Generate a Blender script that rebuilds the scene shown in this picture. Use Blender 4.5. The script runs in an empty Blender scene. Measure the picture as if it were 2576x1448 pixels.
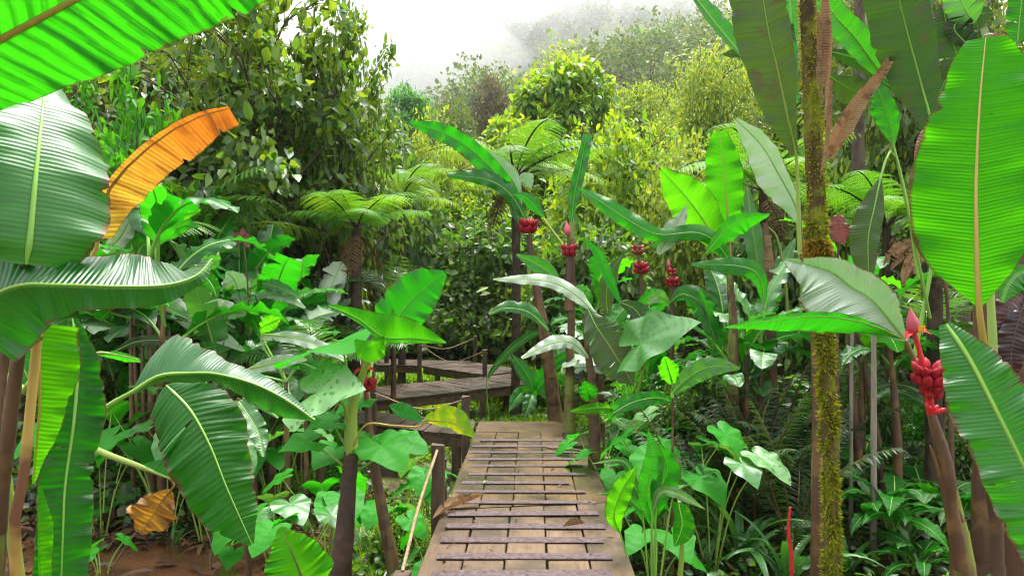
import bpy, math, random
import numpy as np
from mathutils import Vector, Matrix, Quaternion, noise

# ---------------------------------------------------------------- basics
F = 1800.0            # focal length in the units of a 2576 x 1448 picture
CAMZ = 2.15           # eye height above the forest floor
CAM = Vector((0, 0, CAMZ))
DECK = 0.55           # height of the boardwalk surface
PI = math.pi
S = bpy.context.scene
COL = S.collection

def P(u, v, Y):
    """the place that stands Y metres ahead in the direction (u, v)"""
    return Vector(((u - 1288) / F * Y, Y, CAMZ - (v - 724) / F * Y))

def sstep(a, b, x):
    t = min(1.0, max(0.0, (x - a) / (b - a)))
    return t * t * (3 - 2 * t)

def gh(x, y):
    """height of the ground"""
    h = 0.0
    y0 = 15 + 6.5 * sstep(-7, -5, x) * (1 - sstep(1.5, 3, x))   # the small lawn beyond the walkway is level
    if y > y0:
        h += 0.10 * (y - y0)
    if y > 32:
        h += 0.16 * (y - 32)
    h += sstep(92, 180, y) * (34 + 0.20 * x) - 0.26 * max(0, y - 100)
    h += 0.30 * max(0, -x - 4.5 - 0.12 * y) * sstep(7, 12, y) * (1 - sstep(60, 110, y))
    h += 0.22 * max(0, x - 5.0 - 0.15 * y) * sstep(7, 12, y) * (1 - sstep(60, 110, y))
    h += 0.10 * noise.noise(Vector((x * .35, y * .35, 0))) + 0.05 * noise.noise(Vector((x * 1.1, y * 1.1, 3)))
    h += 0.22 * x * sstep(45, 75, y) * (1 - sstep(95, 150, y)) if abs(x) < 60 else 0.22 * math.copysign(60, x) * sstep(45, 75, y) * (1 - sstep(95, 150, y))
    if y > 25:
        h += 1.2 * noise.noise(Vector((x * .06, y * .06, 9))) * sstep(25, 60, y)
    if y > 100:
        h += 6 * noise.noise(Vector((x * .025, y * .025, 5))) * sstep(100, 150, y)
    if y < 9:                                  # the muddy hollow left of the walkway
        h -= 0.16 * sstep(-0.9, -1.6, x) * (1 - sstep(6.5, 8.5, y)) * sstep(-7, -4.5, x)
    return h

# ---------------------------------------------------------------- objects
def tag(o, label=None, cat=None, group=None, kind=None):
    if label: o['label'] = label
    if cat: o['category'] = cat
    if group: o['group'] = group
    if kind: o['kind'] = kind
    return o

def thing(name, label, cat, loc=(0, 0, 0), group=None):
    o = bpy.data.objects.new(name, None)
    o.empty_display_size = 0.1
    COL.objects.link(o)
    o.location = loc
    return tag(o, label, cat, group)

class MB:
    """collects geometry; build() links it as ONE mesh object"""
    def __init__(s):
        s.v = []; s.uv = []; s.u2 = []; s.f = []; s.m = []; s.n = 0
    def add(s, verts, faces, mat=0, uv=None, uv2=None):
        verts = np.asarray(verts, dtype=np.float64).reshape(-1, 3)
        s.v.append(verts)
        s.uv.append(np.zeros((len(verts), 2)) if uv is None else np.asarray(uv, dtype=np.float64).reshape(-1, 2))
        s.u2.append(np.zeros((len(verts), 2)) if uv2 is None else np.asarray(uv2, dtype=np.float64).reshape(-1, 2))
        f = np.asarray(faces, dtype=np.int64)
        s.f.append(f + s.n); s.m.append(np.full(len(f), mat, dtype=np.int32))
        s.n += len(verts)
    def mesh(s, name, mats, off=(0, 0, 0), smooth=True):
        me = bpy.data.meshes.new(name)
        v = np.concatenate(s.v) - np.array(tuple(off)); uv = np.concatenate(s.uv)
        ntot = sum(len(f) for f in s.f)
        lt = np.concatenate([np.full(len(f), f.shape[1], dtype=np.int32) for f in s.f])
        li = np.concatenate([f.ravel() for f in s.f]).astype(np.int32)
        me.vertices.add(len(v)); me.vertices.foreach_set('co', v.astype(np.float32).ravel())
        me.loops.add(len(li)); me.loops.foreach_set('vertex_index', li)
        me.polygons.add(ntot)
        ls = np.zeros(ntot, dtype=np.int32); ls[1:] = np.cumsum(lt)[:-1]
        me.polygons.foreach_set('loop_start', ls)
        me.polygons.foreach_set('material_index', np.concatenate(s.m))
        me.polygons.foreach_set('use_smooth', np.full(ntot, smooth))
        l = me.uv_layers.new(name='UVMap')
        l.data.foreach_set('uv', uv[li].astype(np.float32).ravel())
        l = me.uv_layers.new(name='Blade')
        l.data.foreach_set('uv', np.concatenate(s.u2)[li].astype(np.float32).ravel())
        for m in (mats if isinstance(mats, (list, tuple)) else [mats]):
            me.materials.append(m)
        me.update(calc_edges=True); me.validate()
        return me
    def build(s, name, mats, parent=None, smooth=True, off=None):
        if off is None:
            off = Vector((0, 0, 0)); p = parent
            while p is not None:
                off = off + p.location; p = p.parent
        o = bpy.data.objects.new(name, s.mesh(name, mats, off, smooth))
        COL.objects.link(o)
        if parent is not None: o.parent = parent
        return o

def link(name, me, parent=None, loc=(0, 0, 0), rot=(0, 0, 0), sc=1.0):
    o = bpy.data.objects.new(name, me); COL.objects.link(o)
    o.location = loc; o.rotation_euler = rot
    o.scale = (sc, sc, sc) if not isinstance(sc, (tuple, list)) else sc
    if parent is not None: o.parent = parent
    return o

# ---------------------------------------------------------------- curves
def spline(pts, n):
    """n+1 points of a Catmull-Rom curve, evenly spread over its length"""
    p = [Vector(q) for q in pts]
    if len(p) == 2:
        return [p[0].lerp(p[1], i / n) for i in range(n + 1)]
    p = [p[0] * 2 - p[1]] + p + [p[-1] * 2 - p[-2]]
    d = []
    for i in range(1, len(p) - 2):
        a, b, c, e = p[i - 1], p[i], p[i + 1], p[i + 2]
        for k in range(12):
            t = k / 12
            d.append(0.5 * ((2 * b) + (c - a) * t + (2 * a - 5 * b + 4 * c - e) * t * t + (3 * b - a - 3 * c + e) * t ** 3))
    d.append(p[-2])
    L = [0]
    for i in range(1, len(d)): L.append(L[-1] + (d[i] - d[i - 1]).length)
    out = []; j = 0
    for i in range(n + 1):
        s = L[-1] * i / n
        while j < len(d) - 2 and L[j + 1] < s: j += 1
        q = (s - L[j]) / max(1e-9, L[j + 1] - L[j])
        out.append(d[j].lerp(d[j + 1], min(1, q)))
    return out

def lerpl(vals, t):
    """value at t of a list evenly spread over 0..1 (or of (t, value) pairs, or of a number)"""
    if isinstance(vals, (int, float)): return float(vals)
    if isinstance(vals[0], (tuple, list)):
        xs = [a for a, _ in vals]; ys = [b for _, b in vals]
    else:
        xs = [i / (len(vals) - 1) for i in range(len(vals))]; ys = vals
    return float(np.interp(t, xs, ys))

def tube(mb, pts, r, nseg=7, mat=0, cap=True, n=None, rough=0.0, rng=None, flat=1.0):
    n = n or max(2, 3 * (len(pts) - 1))
    C = spline(pts, n)
    T = [(C[min(i + 1, n)] - C[max(i - 1, 0)]).normalized() for i in range(n + 1)]
    up = Vector((0, 0, 1)) if abs(T[0].z) < .9 else Vector((1, 0, 0))
    A = (up - T[0] * up.dot(T[0])).normalized()
    V = []; U = []; L = 0
    for i in range(n + 1):
        if i: L += (C[i] - C[i - 1]).length
        A = (A - T[i] * A.dot(T[i])).normalized(); B = T[i].cross(A)
        rr = lerpl(r, i / n)
        for k in range(nseg):
            q = rr * (1 + (rng.uniform(-rough, rough) if rng else 0))
            a = 2 * PI * k / nseg
            V.append(C[i] + A * (q * math.cos(a)) + B * (q * math.sin(a) * flat))
            U.append((L, k / nseg))
    fs = []
    for i in range(n):
        for k in range(nseg):
            k2 = (k + 1) % nseg
            fs.append((i * nseg + k, i * nseg + k2, (i + 1) * nseg + k2, (i + 1) * nseg + k))
    mb.add([tuple(q) for q in V], fs, mat, U)
    if cap:
        for e, rev in ((0, True), (n, False)):
            c = C[e]; ring = [V[e * nseg + k] for k in range(nseg)]
            f = [((k + 1) % nseg, k, nseg) if rev else (k, (k + 1) % nseg, nseg) for k in range(nseg)]
            mb.add([tuple(q) for q in ring] + [tuple(c)], f, mat)

def box(mb, c, sx, sy, sz, ax=None, mat=0, jit=0, rng=None):
    """box of full sizes sx, sy, sz about c; ax = direction of its x side"""
    ax = Vector((1, 0, 0)) if ax is None else Vector(ax).normalized()
    ay = Vector((0, 0, 1)).cross(ax)
    if ay.length < .01: ay = Vector((0, 1, 0))
    ay.normalize(); az = ax.cross(ay)
    b = min(.006, sx * .2, sy * .2, sz * .3)
    V = []; fs = []
    def ring(z, ix):
        return [c + ax * (sgx * (sx / 2 - ix)) + ay * (sgy * (sy / 2 - ix)) + az * z for sgx, sgy in ((-1, -1), (1, -1), (1, 1), (-1, 1))]
    for z, ix in ((-sz / 2, b), (-sz / 2 + b, 0), (sz / 2 - b, 0), (sz / 2, b)):
        V += ring(z, ix)
    if rng and jit: V = [q + Vector((rng.uniform(-jit, jit), rng.uniform(-jit, jit), rng.uniform(-jit, jit))) for q in V]
    for l in range(3):
        for k in range(4):
            k2 = (k + 1) % 4
            fs.append((l * 4 + k, l * 4 + k2, l * 4 + 4 + k2, l * 4 + 4 + k))
    fs.append((3, 2, 1, 0)); fs.append((12, 13, 14, 15))
    off = rng.uniform(0, 50) if rng else 0
    uv = [((q - c).dot(ax) + off, (q - c).dot(ay) + off * .37) for q in V]
    mb.add([tuple(q) for q in V], fs, mat, uv)

# ---------------------------------------------------------------- one big leaf
BAN = [(0, .10), (.04, .42), (.10, .74), (.2, .93), (.35, 1), (.55, .99), (.7, .93), (.82, .80), (.91, .58), (.97, .32), (1, .04)]
LAN = [(0, .04), (.08, .35), (.2, .72), (.35, .95), (.5, 1), (.65, .9), (.8, .62), (.92, .25), (1, .01)]
STRAP = [(0, .5), (.1, .75), (.3, .95), (.5, 1), (.7, .85), (.85, .55), (.95, .22), (1, .02)]
BLUNT = [(0, .10), (.04, .45), (.10, .76), (.2, .93), (.4, 1), (.6, .98), (.75, .90), (.88, .70), (.95, .5), (1, .34)]

def leaf(mb, pts, wl, wr, al=.3, ar=.3, curl=.25, ripple=.02, sweep=.3, tears=0, rng=None, prof=BAN,
         hint='cam', px=True, n=30, m=5, mat=0, rfreq=5, under=False, nick=0):
    """A banana-like blade along the midrib pts (base to tip). wl / wr: half widths left and right, al / ar: how far the
    halves fold up (radians) out of the plane that the hint faces, curl: how their margins roll back."""
    rng = rng or random.Random(1)
    C = spline(pts, n)
    T = [(C[min(i + 1, n)] - C[max(i - 1, 0)]).normalized() for i in range(n + 1)]
    Ls = [0]
    for i in range(n): Ls.append(Ls[-1] + (C[i + 1] - C[i]).length)
    def at(t):
        x = t * n; i = min(n - 1, int(x)); q = x - i
        return C[i].lerp(C[i + 1], q), T[i].lerp(T[i + 1], q).normalized(), Ls[i] + (Ls[i + 1] - Ls[i]) * q
    ph0 = rng.uniform(0, 6.28)
    for side in (1, -1):
        w = wr if side > 0 else wl; a = ar if side > 0 else al
        if isinstance(w, (int, float)) and w <= 0: continue
        cuts = sorted(rng.uniform(.12, .95) for _ in range(tears)); cuts = [0.0] + cuts + [1.0]
        nicks = [(rng.uniform(.08, .97), rng.uniform(.03, .16) * (2.2 if rng.random() < .15 else 1), rng.uniform(.006, .016)) for _ in range(nick)]
        rf = rfreq * rng.uniform(.8, 1.2); ph = ph0 + rng.uniform(-.8, .8); ph2 = rng.uniform(0, 6.28)
        for si in range(len(cuts) - 1):
            t0, t1 = cuts[si], cuts[si + 1]
            if t1 - t0 < .006: continue
            rows = max(2, int(math.ceil((t1 - t0) * n)))
            da = rng.gauss(0, .22) if tears else 0
            gap = rng.uniform(.004, .03) if si else 0
            V = []; U = []; U2 = []
            for i in range(rows + 1):
                t = t0 + (t1 - t0) * i / rows
                c, tg, L = at(t)
                if hint == 'cam': N0 = (CAM - c).normalized()
                elif isinstance(hint, Vector): N0 = hint
                else: N0 = Vector((0, 0, 1))
                Sd = tg.cross(N0)
                if Sd.length < .05: Sd = tg.cross(Vector((.2, -1, .1)))
                Sd.normalize(); N = Sd.cross(tg).normalized()
                if isinstance(w, (list, tuple)): wm = lerpl(w, t)
                else: wm = w * lerpl(prof, t)
                ang0 = lerpl(a, t)
                if px: wm = wm / F * c.y / max(.3, math.cos(ang0))
                wm *= 1 + .016 * math.sin(t * 23 + ph2) + .012 * math.sin(t * 61 + ph)
                for nk in nicks: wm *= 1 - nk[1] * max(0, 1 - abs(t - nk[0]) / nk[2])
                x = y = 0.0
                for j in range(m + 1):
                    s = j / m
                    if j:
                        ang = ang0 + da * s - curl * (s - .3) * 2
                        x += math.cos(ang) * wm / m; y += math.sin(ang) * wm / m
                    rp = ripple * s * s * (math.sin(2 * PI * t * rf + ph) + .5 * math.sin(2 * PI * t * rf * 2.3 + ph2)) * min(1, wm * 8)
                    dt = sweep * s * wm * (1 - t ** 3)
                    if si and i == 0: dt += gap * s
                    q = c + Sd * (side * x) + N * (y + rp) + tg * dt
                    V.append(q); U.append((L, side * s * max(wm, .001))); U2.append((t, s))
            fs = []
            for i in range(rows):
                for j in range(m):
                    a0 = i * (m + 1) + j
                    f = (a0, a0 + 1, a0 + m + 2, a0 + m + 1)
                    if (side > 0) == under: f = f[::-1]
                    fs.append(f)
            # winding: normal towards N for the upper side
            mb.add([tuple(q) for q in V], fs, mat, U, U2)

def heart(mb, c, tip, up, wid=1.0, cup=.12, wave=.05, mat=0, rng=None, rings=6, na=44, lobes=1.0, droop=.25):
    """arrow- or heart-shaped blade held at its notch c, pointing to tip, upper face towards up"""
    rng = rng or random.Random(2)
    ax = tip - c; Ln = ax.length; ax.normalize()
    up = (up - ax * up.dot(ax)).normalized(); sd = ax.cross(up)
    tab = [(0, 1), (5, .93), (12, .82), (25, .68), (45, .565), (70, .52), (100, .52 * lobes + .0), (125, .55 * lobes), (148, .60 * lobes), (160, .52 * lobes), (170, .30 * lobes), (177, .10), (180, .05)]
    ph = rng.uniform(0, 6)
    V = [c]; U = [(0, 0)]
    for r in range(1, rings + 1):
        q = r / rings
        for k in range(na):
            th = 2 * PI * k / na - PI
            d = abs(math.degrees(th))
            R = Ln * float(np.interp(d, [a for a, _ in tab], [b for _, b in tab]))
            if k == 0: R = Ln * .05
            R *= 1 + .03 * math.sin(5 * th + ph)
            x = math.cos(th) * R * q; y = math.sin(th) * R * q * wid
            z = cup * abs(y) - droop * (x / Ln) ** 2 * Ln * (1 if x > 0 else .5) + wave * Ln * q * q * math.sin(6 * th + ph) - cup * .9 * y * y / Ln
            V.append(c + ax * x + sd * y + up * z); U.append((q * R, th * .5 * max(.2, R)))
    fs = []
    mb.add([tuple(v) for v in V[:na + 1]], [(0, 1 + k, 1 + (k + 1) % na) for k in range(na) if k != na - 1], mat, U[:na + 1])
    ring = V[1:]; ru = U[1:]
    for r in range(rings - 1):
        for k in range(na - 1):
            a = r * na + k
            fs.append((a, a + na, a + na + 1, a + 1))
    mb.add([tuple(v) for v in ring], fs, mat, ru)

def lathe(mb, c, ax, prof, nseg=8, mat=0):
    """body of revolution: prof = (distance along ax, radius)"""
    ax = Vector(ax).normalized(); A = ax.orthogonal().normalized(); B = ax.cross(A)
    V = []; fs = []
    for z, r in prof:
        for k in range(nseg):
            a = 2 * PI * k / nseg
            V.append(tuple(c + ax * z + A * (r * math.cos(a)) + B * (r * math.sin(a))))
    for i in range(len(prof) - 1):
        for k in range(nseg):
            k2 = (k + 1) % nseg
            fs.append((i * nseg + k, i * nseg + k2, (i + 1) * nseg + k2, (i + 1) * nseg + k))
    mb.add(V, fs, mat, [(z, k / nseg) for z, r in prof for k in range(nseg)])

# ---------------------------------------------------------------- many small leaves at once
def scatter_leaves(mb, B, D, N, L, W, mat=0, full=True, droop=.15):
    """B base points, D directions, N upper-face directions, L lengths, W half widths (numpy arrays)"""
    k = len(B)
    if k == 0: return
    D = D / np.linalg.norm(D, axis=1, keepdims=True)
    N = N - D * np.sum(N * D, axis=1, keepdims=True)
    N = N / np.maximum(1e-6, np.linalg.norm(N, axis=1, keepdims=True))
    X = np.cross(D, N); L = L[:, None]; W = W[:, None]
    if full:
        b = B; c = B + D * L * .5 - N * L * .02; t = B + D * L - N * L * droop
        l1 = B + D * L * .28 + X * W * .85 + N * W * .25; l2 = B + D * L * .62 + X * W * .8 + N * (W * .2 - L * droop * .3)
        r1 = B + D * L * .28 - X * W * .85 + N * W * .25; r2 = B + D * L * .62 - X * W * .8 + N * (W * .2 - L * droop * .3)
        V = np.stack([b, c, t, l1, l2, r1, r2], axis=1).reshape(-1, 3)
        o = (np.arange(k) * 7)[:, None]
        q = np.concatenate([o + np.array([0, 3, 4, 1]), o + np.array([0, 1, 6, 5])]); tr = np.concatenate([o + np.array([1, 4, 2]), o + np.array([1, 2, 6])])
        uv = np.tile(np.array([[0, 0], [.5, 0], [1, 0], [.28, 1], [.62, 1], [.28, -1], [.62, -1]], dtype=float), (k, 1))
        n0 = mb.n
        mb.add(V, q, mat, uv)
        mb.f.append(tr + n0); mb.m.append(np.full(len(tr), mat, dtype=np.int32))
    else:
        t = B + D * L - N * L * droop; l = B + D * L * .45 + X * W + N * W * .25; r = B + D * L * .45 - X * W + N * W * .25
        V = np.stack([B, l, t, r], axis=1).reshape(-1, 3); o = (np.arange(k) * 4)[:, None]
        mb.add(V, np.concatenate([o + np.array([0, 2, 1]), o + np.array([0, 3, 2])])[:, ::-1], mat, np.tile(np.array([[0, 0], [.45, 1], [1, 0], [.45, -1]], dtype=float), (k, 1)))

# ---------------------------------------------------------------- materials
def srgb(r, g, b):
    f = lambda c: (c / 255 / 12.92) if c / 255 <= .04045 else ((c / 255 + .055) / 1.055) ** 2.4
    return (f(r), f(g), f(b), 1)

class NT:
    def __init__(s, name):
        s.m = bpy.data.materials.new(name); s.m.use_nodes = True
        s.t = s.m.node_tree; s.t.nodes.clear(); s.out = s.n('ShaderNodeOutputMaterial')
    def n(s, ty, **kw):
        x = s.t.nodes.new(ty)
        for k, v in kw.items():
            if k.startswith('i_'):
                k2 = k[2:].replace('_', ' ')
                x.inputs[int(k2) if k2.isdigit() else k2].default_value = v
            else: setattr(x, k, v)
        return x
    def l(s, a, b): s.t.links.new(a, b)
    def math(s, op, a, b=None, clamp=False):
        x = s.n('ShaderNodeMath', operation=op, use_clamp=clamp)
        for i, q in enumerate((a, b)):
            if q is None: continue
            if isinstance(q, (int, float)): x.inputs[i].default_value = q
            else: s.l(q, x.inputs[i])
        return x.outputs[0]
    def mix(s, f, a, b):
        x = s.n('ShaderNodeMix', data_type='RGBA')
        for i, q in ((0, f), (6, a), (7, b)):
            if isinstance(q, (int, float, tuple)): x.inputs[i].default_value = q
            else: s.l(q, x.inputs[i])
        return x.outputs[2]
    def ramp(s, fac, stops):
        x = s.n('ShaderNodeValToRGB'); e = x.color_ramp.elements
        while len(e) < len(stops): e.new(.5)
        for i, (p, c) in enumerate(stops):
            e[i].position = p; e[i].color = c if isinstance(c, tuple) else (c, c, c, 1)
        s.l(fac, x.inputs[0]); return x.outputs[0]
    def noise(s, vec=None, scale=5, detail=4, rough=.6):
        x = s.n('ShaderNodeTexNoise', i_Scale=scale, i_Detail=detail, i_Roughness=rough)
        if vec is not None: s.l(vec, x.inputs['Vector'])
        return x.outputs['Fac']

def c3(t): return (t[0], t[1], t[2], 1)

def leaf_mat(name, c1, c2, trans, tw=.42, rough=.38, spec=.5, period=.011, rib=.5, vein=None, wear=None, wear_amt=.0, back=None, spots=None, island=False, coat=0, streak=False, edge=None, grad=None):
    """leaf: glossy skin over a body that lets light through; ribs run along lines of constant uv.x"""
    g = NT(name)
    uv = g.n('ShaderNodeUVMap', uv_map='UVMap').outputs[0]
    co = g.n('ShaderNodeTexCoord').outputs['Object']
    sep = g.n('ShaderNodeSeparateXYZ'); g.l(uv, sep.inputs[0])
    ux, uy = sep.outputs[0], sep.outputs[1]
    n1 = g.noise(co, 2.2, 5, .6)
    rnd = g.n('ShaderNodeNewGeometry').outputs['Random Per Island'] if island else g.n('ShaderNodeObjectInfo').outputs['Random']
    f = g.math('ADD', g.math('MULTIPLY', n1, .9), g.math('MULTIPLY', g.math('SUBTRACT', rnd, .5), .9))
    f = g.math('SUBTRACT', f, .0, True)
    col = g.mix(g.ramp(f, [(.25, 0.0), (.75, 1.0)]), c3(c1), c3(c2))
    if grad is not None:                       # the colour runs from the stalk end to the tip
        s3 = g.n('ShaderNodeSeparateXYZ'); g.l(g.n('ShaderNodeUVMap', uv_map='Blade').outputs[0], s3.inputs[0])
        gf = g.ramp(g.math('ADD', s3.outputs[0], g.math('MULTIPLY', g.math('SUBTRACT', n1, .5), .5)), [(.15, 0.0), (.75, 1.0)])
        col = g.mix(gf, c3(grad), col)
    # fine lengthwise streaks between the ribs, each its own tone
    mp = g.n('ShaderNodeMapping'); g.l(uv, mp.inputs[0]); mp.inputs['Scale'].default_value = (1 / max(.002, period) * .6, .8, 1)
    st = g.noise(mp.outputs[0], 1.0, 3, .65)
    if rib:
        col = g.mix(g.math('MULTIPLY', g.math('SUBTRACT', st, .42, True), 1.3, True), col, g.mix(.55, col, c3([q * .35 for q in c1[:3]])))
    if wear is not None:
        if streak:
            ms = g.n('ShaderNodeMapping'); g.l(uv, ms.inputs[0]); ms.inputs['Scale'].default_value = (16, 2.2, 1)
            wn = g.math('ADD', g.math('MULTIPLY', g.noise(ms.outputs[0], 1.0, 5, .65), .75), g.math('MULTIPLY', g.noise(co, 5, 4, .6), .3))
        else: wn = g.noise(co, 7, 6, .7)
        wm = g.ramp(wn, [(.62 - wear_amt * .35, 0.0), (.70 - wear_amt * .25, 1.0)])
        col = g.mix(g.math('MULTIPLY', wm, .85), col, c3(wear))
    if edge is not None:                       # dry brown patches along the margin and scattered flecks
        u2 = g.n('ShaderNodeUVMap', uv_map='Blade').outputs[0]; s2 = g.n('ShaderNodeSeparateXYZ'); g.l(u2, s2.inputs[0])
        en = g.noise(co, 5.0, 5, .7)
        em = g.ramp(g.math('ADD', g.math('MULTIPLY', g.math('POWER', s2.outputs[1], 10.0), .36), en), [(.70, 0.0), (.80, 1.0)])
        fl = g.ramp(g.noise(co, 38, 3, .6), [(.70, 0.0), (.74, .8)])
        em = g.math('MAXIMUM', em, fl)
        col = g.mix(em, col, c3(edge))
    if vein is not None:
        ab = g.math('ABSOLUTE', uy)
        vm = g.math('LESS_THAN', ab, vein[1]); col = g.mix(g.math('MULTIPLY', vm, .8), col, c3(vein[0]))
    if spots is not None:
        vo = g.n('ShaderNodeTexVoronoi', i_Scale=26.0); g.l(uv, vo.inputs['Vector'])
        sm = g.math('LESS_THAN', vo.outputs['Distance'], .26); col = g.mix(sm, col, c3(spots))
    tcol = g.mix(.5, c3(trans), g.mix(g.ramp(f, [(.2, 0.0), (.8, 1.0)]), c3([q * .7 for q in trans[:3]]), c3((trans[0] * 2.3 + .015, min(1, trans[1] * 1.2), trans[2]))))
    if grad is not None: tcol = g.mix(gf, c3([q * 1.1 for q in grad[:3]]), tcol)
    if wear is not None: tcol = g.mix(g.math('MULTIPLY', wm, .8), tcol, c3([q * 1.0 for q in wear[:3]]))
    if edge is not None: tcol = g.mix(g.math('MULTIPLY', em, .9), tcol, c3([q * .8 for q in edge[:3]]))
    if rib: tcol = g.mix(g.math('MULTIPLY', g.math('SUBTRACT', st, .43, True), 2.6, True), tcol, g.mix(.6, tcol, c3(c1)))
    if back is not None:
        bf = g.n('ShaderNodeNewGeometry').outputs['Backfacing']
        col = g.mix(g.math('MULTIPLY', bf, .75), col, c3(back))
    pr = g.n('ShaderNodeBsdfPrincipled'); pr.inputs['Roughness'].default_value = rough
    pr.inputs['Specular IOR Level'].default_value = spec
    if coat:
        pr.inputs['Coat Weight'].default_value = coat; pr.inputs['Coat Roughness'].default_value = .25
    g.l(col, pr.inputs['Base Color'])
    tr = g.n('ShaderNodeBsdfTranslucent'); g.l(tcol, tr.inputs[0])
    if rib:
        ph = g.math('ADD', g.math('MULTIPLY', ux, 6.2832 / period), g.math('MULTIPLY', n1, 14.0))
        wv = g.math('SINE', ph)
        big = g.math('MULTIPLY', g.math('SINE', g.math('ADD', g.math('MULTIPLY', ux, 6.2832 / period / 5.3), g.math('MULTIPLY', n1, 16.0))), 1.0)
        hgt = g.math('ADD', g.math('ADD', wv, big), g.math('MULTIPLY', st, 7.0))
        bp = g.n('ShaderNodeBump', i_Strength=rib); bp.inputs['Distance'].default_value = period * .10
        g.l(hgt, bp.inputs['Height']); g.l(bp.outputs[0], pr.inputs['Normal']); g.l(bp.outputs[0], tr.inputs['Normal'])
    mx = g.n('ShaderNodeMixShader', i_0=tw); g.l(pr.outputs[0], mx.inputs[1]); g.l(tr.outputs[0], mx.inputs[2])
    g.l(mx.outputs[0], g.out.inputs[0])
    return g.m

def bark_mat(name, c1, c2, scale=9, stretch=(1, 1, .25), rough=.85, bump=.6, spec=.2, c3_=None, moss=None, moss_at=.55):
    g = NT(name)
    co = g.n('ShaderNodeTexCoord').outputs['Object']
    mp = g.n('ShaderNodeMapping'); g.l(co, mp.inputs[0]); mp.inputs['Scale'].default_value = stretch
    n1 = g.noise(mp.outputs[0], scale, 6, .65); n2 = g.noise(co, scale * .35, 4, .6)
    col = g.mix(g.ramp(n1, [(.35, 0.0), (.65, 1.0)]), c3(c1), c3(c2))
    if c3_ is not None: col = g.mix(g.ramp(n2, [(.5, 0.0), (.6, 1.0)]), col, c3(c3_))
    if moss is not None:
        n3 = g.noise(co, scale * .8, 6, .7)
        col = g.mix(g.ramp(n3, [(moss_at - .06, 0.0), (moss_at + .06, 1.0)]), col, c3(moss))
    pr = g.n('ShaderNodeBsdfPrincipled'); pr.inputs['Roughness'].default_value = rough; pr.inputs['Specular IOR Level'].default_value = spec
    g.l(col, pr.inputs['Base Color'])
    bp = g.n('ShaderNodeBump', i_Strength=bump); bp.inputs['Distance'].default_value = .02
    g.l(n1, bp.inputs['Height']); g.l(bp.outputs[0], pr.inputs['Normal'])
    g.l(pr.outputs[0], g.out.inputs[0])
    return g.m

def sheathed(mb, pts, r, nseg, rng, nsh=5):
    """stem wrapped in overlapping leaf sheaths; material slots 0 green, 1 brown, 2 dry"""
    C = spline(pts, 48)
    tube(mb, C[::4], [lerpl(r, i / 12) * .9 for i in range(13)], nseg, 0, n=24)
    for i in range(nsh):
        t0 = max(0, i / nsh * .93 - rng.uniform(0, .05)); t1 = min(1, t0 + rng.uniform(1.2, 1.9) / nsh)
        a, b = int(t0 * 48), max(int(t0 * 48) + 3, int(t1 * 48)); seg = C[a:b + 1:max(1, (b - a) // 6)]
        o = Vector((rng.uniform(-1, 1), rng.uniform(-1, 1), 0)) * lerpl(r, t0) * .10
        rr = [lerpl(r, t0 + (t1 - t0) * q) * (1.05 - .04 * q) for q in (0, .25, .5, .75, .9, 1)]
        tube(mb, [q + o for q in seg], rr, nseg, rng.choice([0, 0, 1, 0, 1, 0, 2]), cap=False, n=10, rough=.05, rng=rng)

M = {}
# broad leaves (deep, saturated greens, and a whitish one with sky sheen painted in)
M['young']  = leaf_mat('young_leaf',  (.016, .22, .006), (.05, .30, .008), (.10, .55, .003), tw=.6, rough=.5, spec=.08, period=.012, rib=.35, back=(.03, .26, .01), edge=(.11, .065, .022))
M['lush']   = leaf_mat('lush_leaf',   (.008, .15, .006), (.018, .20, .008), (.016, .37, .004), tw=.55, rough=.45, spec=.2, period=.036, rib=.8, back=(.015, .18, .008), edge=(.11, .065, .022))
M['broad']  = leaf_mat('broad_leaf',  (.008, .13, .007), (.022, .19, .009), (.025, .44, .004), tw=.45, rough=.34, spec=.45, period=.012, rib=.5, back=(.03, .26, .02), edge=(.11, .065, .022))
M['gloss']  = leaf_mat('waxy_leaf',   (.010, .085, .012), (.022, .125, .018), (.03, .30, .010), tw=.28, rough=.40, spec=.45, period=.012, rib=.3, back=(.03, .24, .03), coat=.10, edge=(.11, .065, .022))
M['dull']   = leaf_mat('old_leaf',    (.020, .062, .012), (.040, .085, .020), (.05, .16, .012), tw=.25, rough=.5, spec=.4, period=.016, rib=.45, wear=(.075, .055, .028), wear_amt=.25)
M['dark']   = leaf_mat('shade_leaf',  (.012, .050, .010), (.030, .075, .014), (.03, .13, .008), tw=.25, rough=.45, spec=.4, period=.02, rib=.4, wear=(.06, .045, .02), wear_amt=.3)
M['under']  = leaf_mat('drooping_leaf', (.007, .075, .005), (.016, .115, .007), (.018, .27, .004), tw=.5, rough=.4, spec=.3, period=.02, rib=.5, edge=(.11, .065, .022))
M['orange'] = leaf_mat('dying_leaf',  (.30, .10, .015), (.46, .24, .05), (.50, .17, .012), tw=.45, rough=.5, spec=.3, period=.014, rib=.6, wear=(.13, .030, .006), wear_amt=.36, streak=True, edge=(.10, .045, .02), grad=(.52, .34, .03))
M['yellow'] = leaf_mat('yellow_leaf', (.30, .34, .010), (.50, .46, .012), (.65, .62, .008), tw=.45, rough=.42, spec=.4, period=.02, rib=.2, wear=(.06, .26, .008), wear_amt=.7)
M['wither'] = leaf_mat('withered_leaf', (.34, .17, .015), (.50, .30, .035), (.52, .25, .015), tw=.35, rough=.5, spec=.35, period=.02, rib=.9, wear=(.11, .04, .010), wear_amt=.45, streak=True, edge=(.09, .04, .02))
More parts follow.
